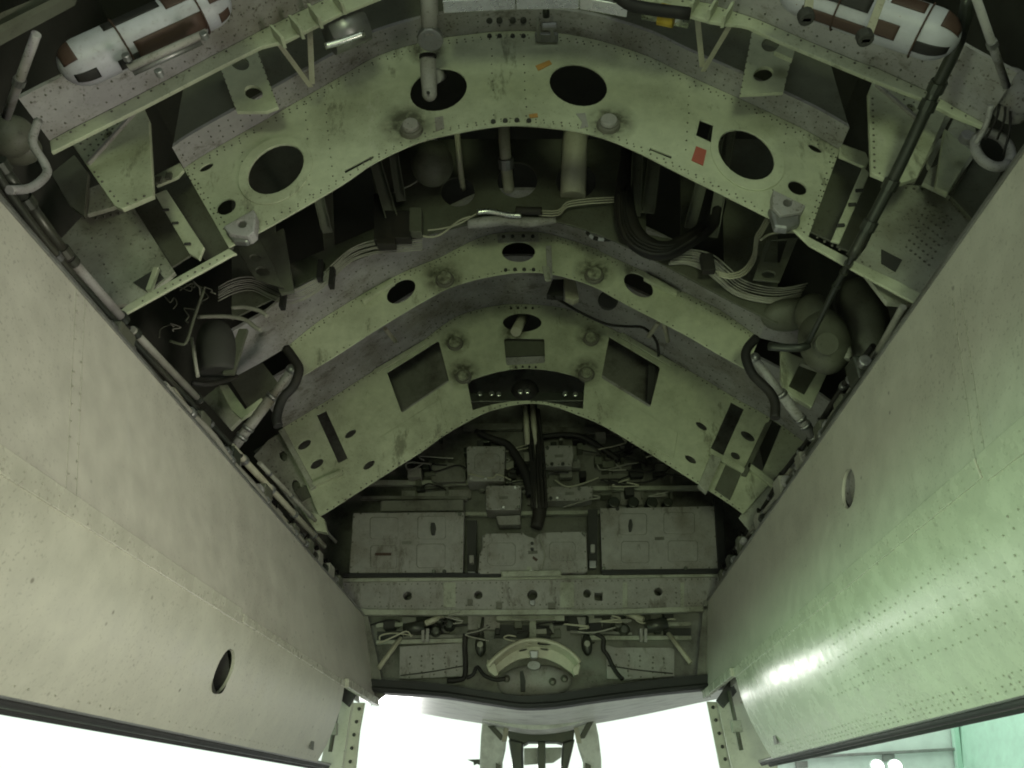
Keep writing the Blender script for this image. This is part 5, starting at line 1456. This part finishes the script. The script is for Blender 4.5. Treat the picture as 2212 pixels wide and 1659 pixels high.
ct = thing('cable_loom', 'thick black cable trunk hanging in a loop behind the near arch, right of centre', 'cables')
tube('trunk', [PY(*q('p', x, y), 3.08) for x, y in ((800, -60), (795, 120), (775, 300), (790, 480), (850, 620), (960, 700), (1080, 710), (1180, 660), (1290, 590), (1380, 500), (1420, 380))], [0.03, 0.034, 0.045, 0.052, 0.055, 0.05, 0.045, 0.042, 0.04, 0.038, 0.035], 'cable_black', ct, 14, 4)
for k in range(4):
    tube('strand', [PY(*q('p', x + 16 * k - 24, y - 18 * k + 30), 3.02 + 0.006 * k) for x, y in ((770, 300), (775, 480), (835, 620), (950, 690), (1080, 700), (1190, 650), (1300, 580))], 0.010, 'cable_black', ct, 7, 4)
cb = thing('wire_pair', 'pale thin wires running from the crown joint to the black cable trunk', 'cables')
for k in range(3):
    tube('wire', [PY(*q('p', x, y + 16 * k), 3.16) for x, y in ((200, 440), (330, 440), (390, 385), (500, 365), (620, 355), (720, 350))], 0.004, 'tube_cream', cb, 6, 3)
hc = thing('ribbed_hose', 'short black and white ribbed hose lying on the middle arch flange', 'hose')
hp_ = smooth([PY(*q('p', x, y), 3.25) for x, y in ((505, 440), (510, 540), (545, 610), (620, 635), (730, 632))], 5)
for i in range(len(hp_) - 1):
    tube('hose_rib', [hp_[i], hp_[i + 1]], 0.010, 'cable_black' if i % 4 < 2 else 'bottle', hc, 8, sm=False)
jn = thing('cable_joint', 'grimy lilac taped cable joint lying over the middle arch crown', 'cables')
tube('taped_sleeve', [PY(*q('b', x, y), 3.19) for x, y in ((820, 1450), (920, 1440), (1080, 1425), (1210, 1440), (1390, 1425))], [0.022, 0.03, 0.026, 0.028, 0.014], 'flange', jn, 10)
tube('black_sleeve', [PY(*q('b', x, y), 3.13) for x, y in ((1130, 1360), (1220, 1365), (1300, 1365))], 0.02, 'cable_black', jn, 10)
tube('silver_sleeve', [PY(*q('b', x, y), 3.14) for x, y in ((880, 1375), (960, 1368), (1080, 1390), (1170, 1395))], 0.014, 'bright_steel', jn, 8)
tube('wire', [PY(*q('b', x, y), 3.14) for x, y in ((330, 1250), (480, 1180), (560, 1080), (600, 960), (600, 880))], 0.004, 'cable_grey', jn, 6)
tube('wire', [PY(*q('b', x, y), 3.16) for x, y in ((440, 1480), (540, 1530), (640, 1520), (760, 1430), (840, 1400))], 0.005, 'tube_cream', jn, 6)
tube('wire', [PY(*q('b', x, y), 3.16) for x, y in ((560, 1490), (650, 1480), (760, 1450), (880, 1380))], 0.004, 'tube_cream', jn, 6)
t = thing('relay_stack', 'dark stack of relays at the foot of the left channel posts', 'relays')
for x, y, w, h in ((290, 1470, 60, 110), (390, 1450, 60, 90), (250, 1400, 40, 150), (480, 1420, 40, 80)):
    plateY('relay', qs('b', [(x - w, y - h), (x + w, y - h), (x + w, y + h), (x - w, y + h)]), 3.1, 0.05, 'cable_black' if x < 450 else 'inner', t, bevel=0.004)
pipe('loose_wire', 'thin black wire strung along the right of the far arch flange', 'wire', 'cable_black', 3.2, [('e', 1360, 270, 4.0), ('e', 1420, 300, 4.2), ('e', 1560, 380, 4.3), ('e', 1720, 450, 4.35), ('e', 1850, 465, 4.35), ('e', 1960, 475, 4.3), ('e', 2040, 560, 4.3), ('e', 2055, 660, 4.35)])
t = thing('cream_fitting', 'cream bracket and dark gear seen under the middle arch, right of the crown', 'fitting')
plateY('fitting_plate', qs('e', [(1440, 150), (1520, 170), (1540, 280), (1500, 298), (1450, 280)]), 4.0, 0.05, 'tube_cream', t, bevel=0.006)
disc('gear', PY(*q('e', 1725, 300), 4.1), (0, -1, -0.5), 0.06, 0.05, 'dark', t, 16)
plateY('gap_shade', qs('e', [(1370, 160), (1440, 160), (1440, 270), (1330, 260)]), 4.05, 0.05, 'dark', t)  # dark plate drawn for the shade in a gap
for lab, pts in (('left small cream tie bar under the middle arch, left side', [('e', 285, 480, 4.1), ('e', 350, 560, 4.3)]), ('inner small cream tie bar under the middle arch, right side', [('e', 2055, 440, 4.1), ('e', 1990, 530, 4.3)]), ('outer small cream tie bar under the middle arch, right side', [('e', 2090, 440, 4.1), ('e', 2115, 560, 4.3)])):
    pipe('tie_bar', lab, 'bar', 'tube_cream', 5, pts, 'small tie bars', sm=False)

# bulkhead wiring
ct = thing('cable_loom', 'thick black vertical cable trunk down the centre of the end bulkhead', 'cables')
tube('trunk', [PY(*q('e', x, y), YK - 0.1) for x, y in ((1225, 860), (1240, 1000), (1265, 1200), (1270, 1400), (1285, 1640))] + [PY(*q('i', 1250, 120), YK - 0.1)], [0.036, 0.036, 0.04, 0.045, 0.055, 0.045], 'cable_black', ct, 12, 4)
tube('trunk', [PY(*q('e', x, y), YK - 0.06) for x, y in ((870, 1140), (980, 1190), (1080, 1230), (1150, 1330), (1200, 1430), (1230, 1560))], [0.02, 0.024, 0.03, 0.034, 0.038, 0.038], 'cable_black', ct, 12, 4)
tube('trunk', [PY(*q('e', x, y), YK + 0.05) for x, y in ((1300, 1180), (1420, 1165), (1560, 1180), (1700, 1260), (1800, 1330))], 0.022, 'cable_black', ct, 10, 4)
for k in range(9):
    tube('strand', [PY(*q('e', x + 11 * k - 44 + random.uniform(-7, 7), y), YK - 0.15 - 0.01 * (k % 3)) for x, y in ((1240, 1000), (1262, 1200), (1268, 1400), (1280, 1640))], 0.010, 'cable_black' if k != 3 else 'cable_grey', ct, 6, 4)
for lab, x in (('left of the two yellowish guide rods above the black trunk', 1190), ('right of the two yellowish guide rods above the black trunk', 1238)):
    pipe('guide_rod', lab, 'rod', 'tube_cream', 6, [('e', x, 960, YK - 0.2), ('e', x + 18, 1230, YK - 0.15)], 'yellowish guide rods', sm=False)
t = thing('ring_fitting', 'dark round fitting hanging in the wide centre cutout of the far arch', 'fitting')
ball('ring_body', PY(*q('e', 1190, 890), YC + 0.3), 0.10, 'cable_black', t, (1, 1, 0.9))
for x, y in ((900, 905), (975, 905), (1020, 910), (1160, 892), (1205, 890), (1450, 905), (1515, 910)):
    disc('shiny_stud', PY(*q('e', x, y), YC + 0.22), (0, -1, 0), 0.018, 0.02, 'bright_steel', t, 10)
bar('fitting_rail', PY(*q('e', 820, 930), YC + 0.28), PY(*q('e', 1580, 925), YC + 0.28), (0, 0, 1), 0.07, (0, 1, 0), 0.03, 'rod', t)
wn = thing('bulkhead_wiring', 'loose black and cream wiring across the middle of the end bulkhead', 'cables')
for k in range(34):
    x, y = random.uniform(880, 1460), random.uniform(960, 1070)
    pts = [(x, y)]
    for j in range(3):
        x += random.uniform(-50, 60); y += random.uniform(-18, 18); pts.append((x, y))
    tube('wire', [PY(*p, YK + 0.1 - 0.004 * k) for p in pts], 0.006, ('cable_black', 'cable_grey', 'cable_black', 'tube_cream')[k % 4], wn, 6, 4)
wn = thing('bulkhead_wiring', 'loose dark and cream wiring below the cross beam around the actuators', 'cables')
for k in range(18):
    x, y = random.uniform(850, 1400), random.uniform(1325, 1380)
    pts = [(x, y)]
    for j in range(3):
        x += random.uniform(-60, 60); y += random.uniform(-12, 14); pts.append((x, y))
    tube('wire', [PY(*p, YK + 0.05 - 0.008 * k) for p in pts], 0.006, ('cable_black', 'cable_grey', 'tube_cream')[k % 3], wn, 6, 4)
pipe('bulkhead_cable', 'black cable hanging down across the lower right riveted panel', 'cable', 'cable_black', 4.5, [('n', 870, 800, YK + 0.03), ('n', 960, 860, YK + 0.03), ('n', 955, 980, YK + 0.04), ('n', 1010, 1060, YK + 0.05), ('n', 1060, 1170, YK + 0.05), ('n', 1120, 1270, YK + 0.04), ('n', 1190, 1345, YK + 0.02)])
pipe('bulkhead_cable', 'black cable running down the left side of the saddle arch', 'cable', 'cable_black', 5.5, [('m', 1310, 800, YK + 0.06), ('m', 1300, 950, YK + 0.07), ('m', 1310, 1150, YK + 0.07), ('m', 1295, 1320, YK + 0.06), ('m', 1200, 1355, YK + 0.04), ('m', 1090, 1362, YK + 0.02)])
pipe('bulkhead_cable', 'dark cable snaking left of the bowl fairing', 'cable', 'cable_black', 4, [('m', 1320, 1330, YK + 0.05), ('m', 1400, 1290, YK + 0.05), ('m', 1450, 1200, YK + 0.05), ('m', 1540, 1300, YK + 0.02), ('m', 1680, 1350, YK + 0.0), ('m', 1790, 1340, YK + 0.0)])

# service pipes running beside both door tops
for sgn, fn, runs in ((-1, LU, ((0.03, 0.05, 2.5, 4.4, 0.014, 'cable_grey', 'lower grey service pipe'), (0.09, 0.12, 2.7, 5.6, 0.018, 'tube_cream', 'middle cream service pipe'), (0.12, 0.20, 3.0, 5.7, 0.012, 'cable_black', 'upper black service hose'), (0.05, 0.02, 4.0, 5.8, 0.02, 'rod', 'far dark service pipe'))),
                      (1, RU, ((0.04, 0.05, 2.6, 4.3, 0.016, 'rod', 'lower dark service pipe'), (0.09, 0.13, 2.4, 5.7, 0.013, 'cable_grey', 'middle grey service pipe'), (0.13, 0.22, 2.8, 5.5, 0.012, 'cable_black', 'upper black service hose')))):
    for dx, dz, ya, yb, r, m, nm in runs:
        n_ = 9
        P = [fn(ya + (yb - ya) * k / (n_ - 1), 0) + Vector((sgn * (dx + random.uniform(-0.012, 0.012)), 0, dz + random.uniform(-0.012, 0.012))) for k in range(n_)]
        t = thing('service_pipe', nm + (' along the left door top' if sgn < 0 else ' along the right door top'), 'pipe', 'service pipes beside the doors')
        tube('tube', P, r, m, t, 10, 3)
        for k in range(1, n_ - 1, 2):
            tube('clamp', [P[k] - Vector((0, 0.015, 0)), P[k] + Vector((0, 0.015, 0))], r * 1.5, 'steel', t, 10, sm=False)
# small hardware along both door hinge lines
for sgn, fn, ys in ((-1, LU, (2.2, 2.9, 3.25, 3.7, 3.95, 4.2, 4.5, 4.75, 5.0, 5.3)), (1, RU, (2.75, 3.0, 3.3, 3.55, 3.9, 4.5, 4.85, 5.2, 5.5))):
    for i, Y in enumerate(ys):
        p = fn(Y, 0) + Vector((sgn * random.uniform(0.02, 0.07), 0, random.uniform(0.04, 0.09)))
        t = thing('hinge_bracket', '%s grimy hinge bracket from the near end of the %s door top' % (('first', 'second', 'third', 'fourth', 'fifth', 'sixth', 'seventh', 'eighth', 'ninth', 'tenth')[i], 'left' if sgn < 0 else 'right'), 'bracket', 'hinge brackets')
        s = random.uniform(0.8, 1.3)
        box('bracket_body', p - Vector((0.03 * s, 0.05 * s, 0.05)), p + Vector((0.03 * s, 0.05 * s, 0.05)), random.choice(('inner', 'inner', 'cable_grey', 'rod')), t, 0.008)
        disc('hinge_pin', p + Vector((0, -0.08, 0.01)), (0, 1, 0), 0.025 * s, 0.16, random.choice(('steel', 'rod', 'flange')), t, 12)
        tube('hinge_wire', [p + Vector((0, 0, 0.04)), p + Vector((sgn * 0.03, 0.1, 0.12)), p + Vector((sgn * 0.1, 0.2, 0.1))], 0.006, 'cable_black', t, 6)

# ================================================================ finish: put every top-level origin at its thing's base
bpy.context.view_layer.update()
for o in list(bpy.data.objects):
    if o.parent or o.type not in ('EMPTY', 'MESH'): continue
    fam = [o] + list(o.children_recursive)
    ms = [m for m in fam if m.type == 'MESH']
    if not ms: continue
    vs = [v.co for m in ms for v in m.data.vertices]
    lo = Vector((min(v.x for v in vs), min(v.y for v in vs), min(v.z for v in vs)))
    hi = Vector((max(v.x for v in vs), max(v.y for v in vs), max(v.z for v in vs)))
    base = Vector(((lo.x + hi.x) / 2, (lo.y + hi.y) / 2, lo.z))
    for m in ms: m.data.transform(Matrix.Translation(-base))
    o.location = base
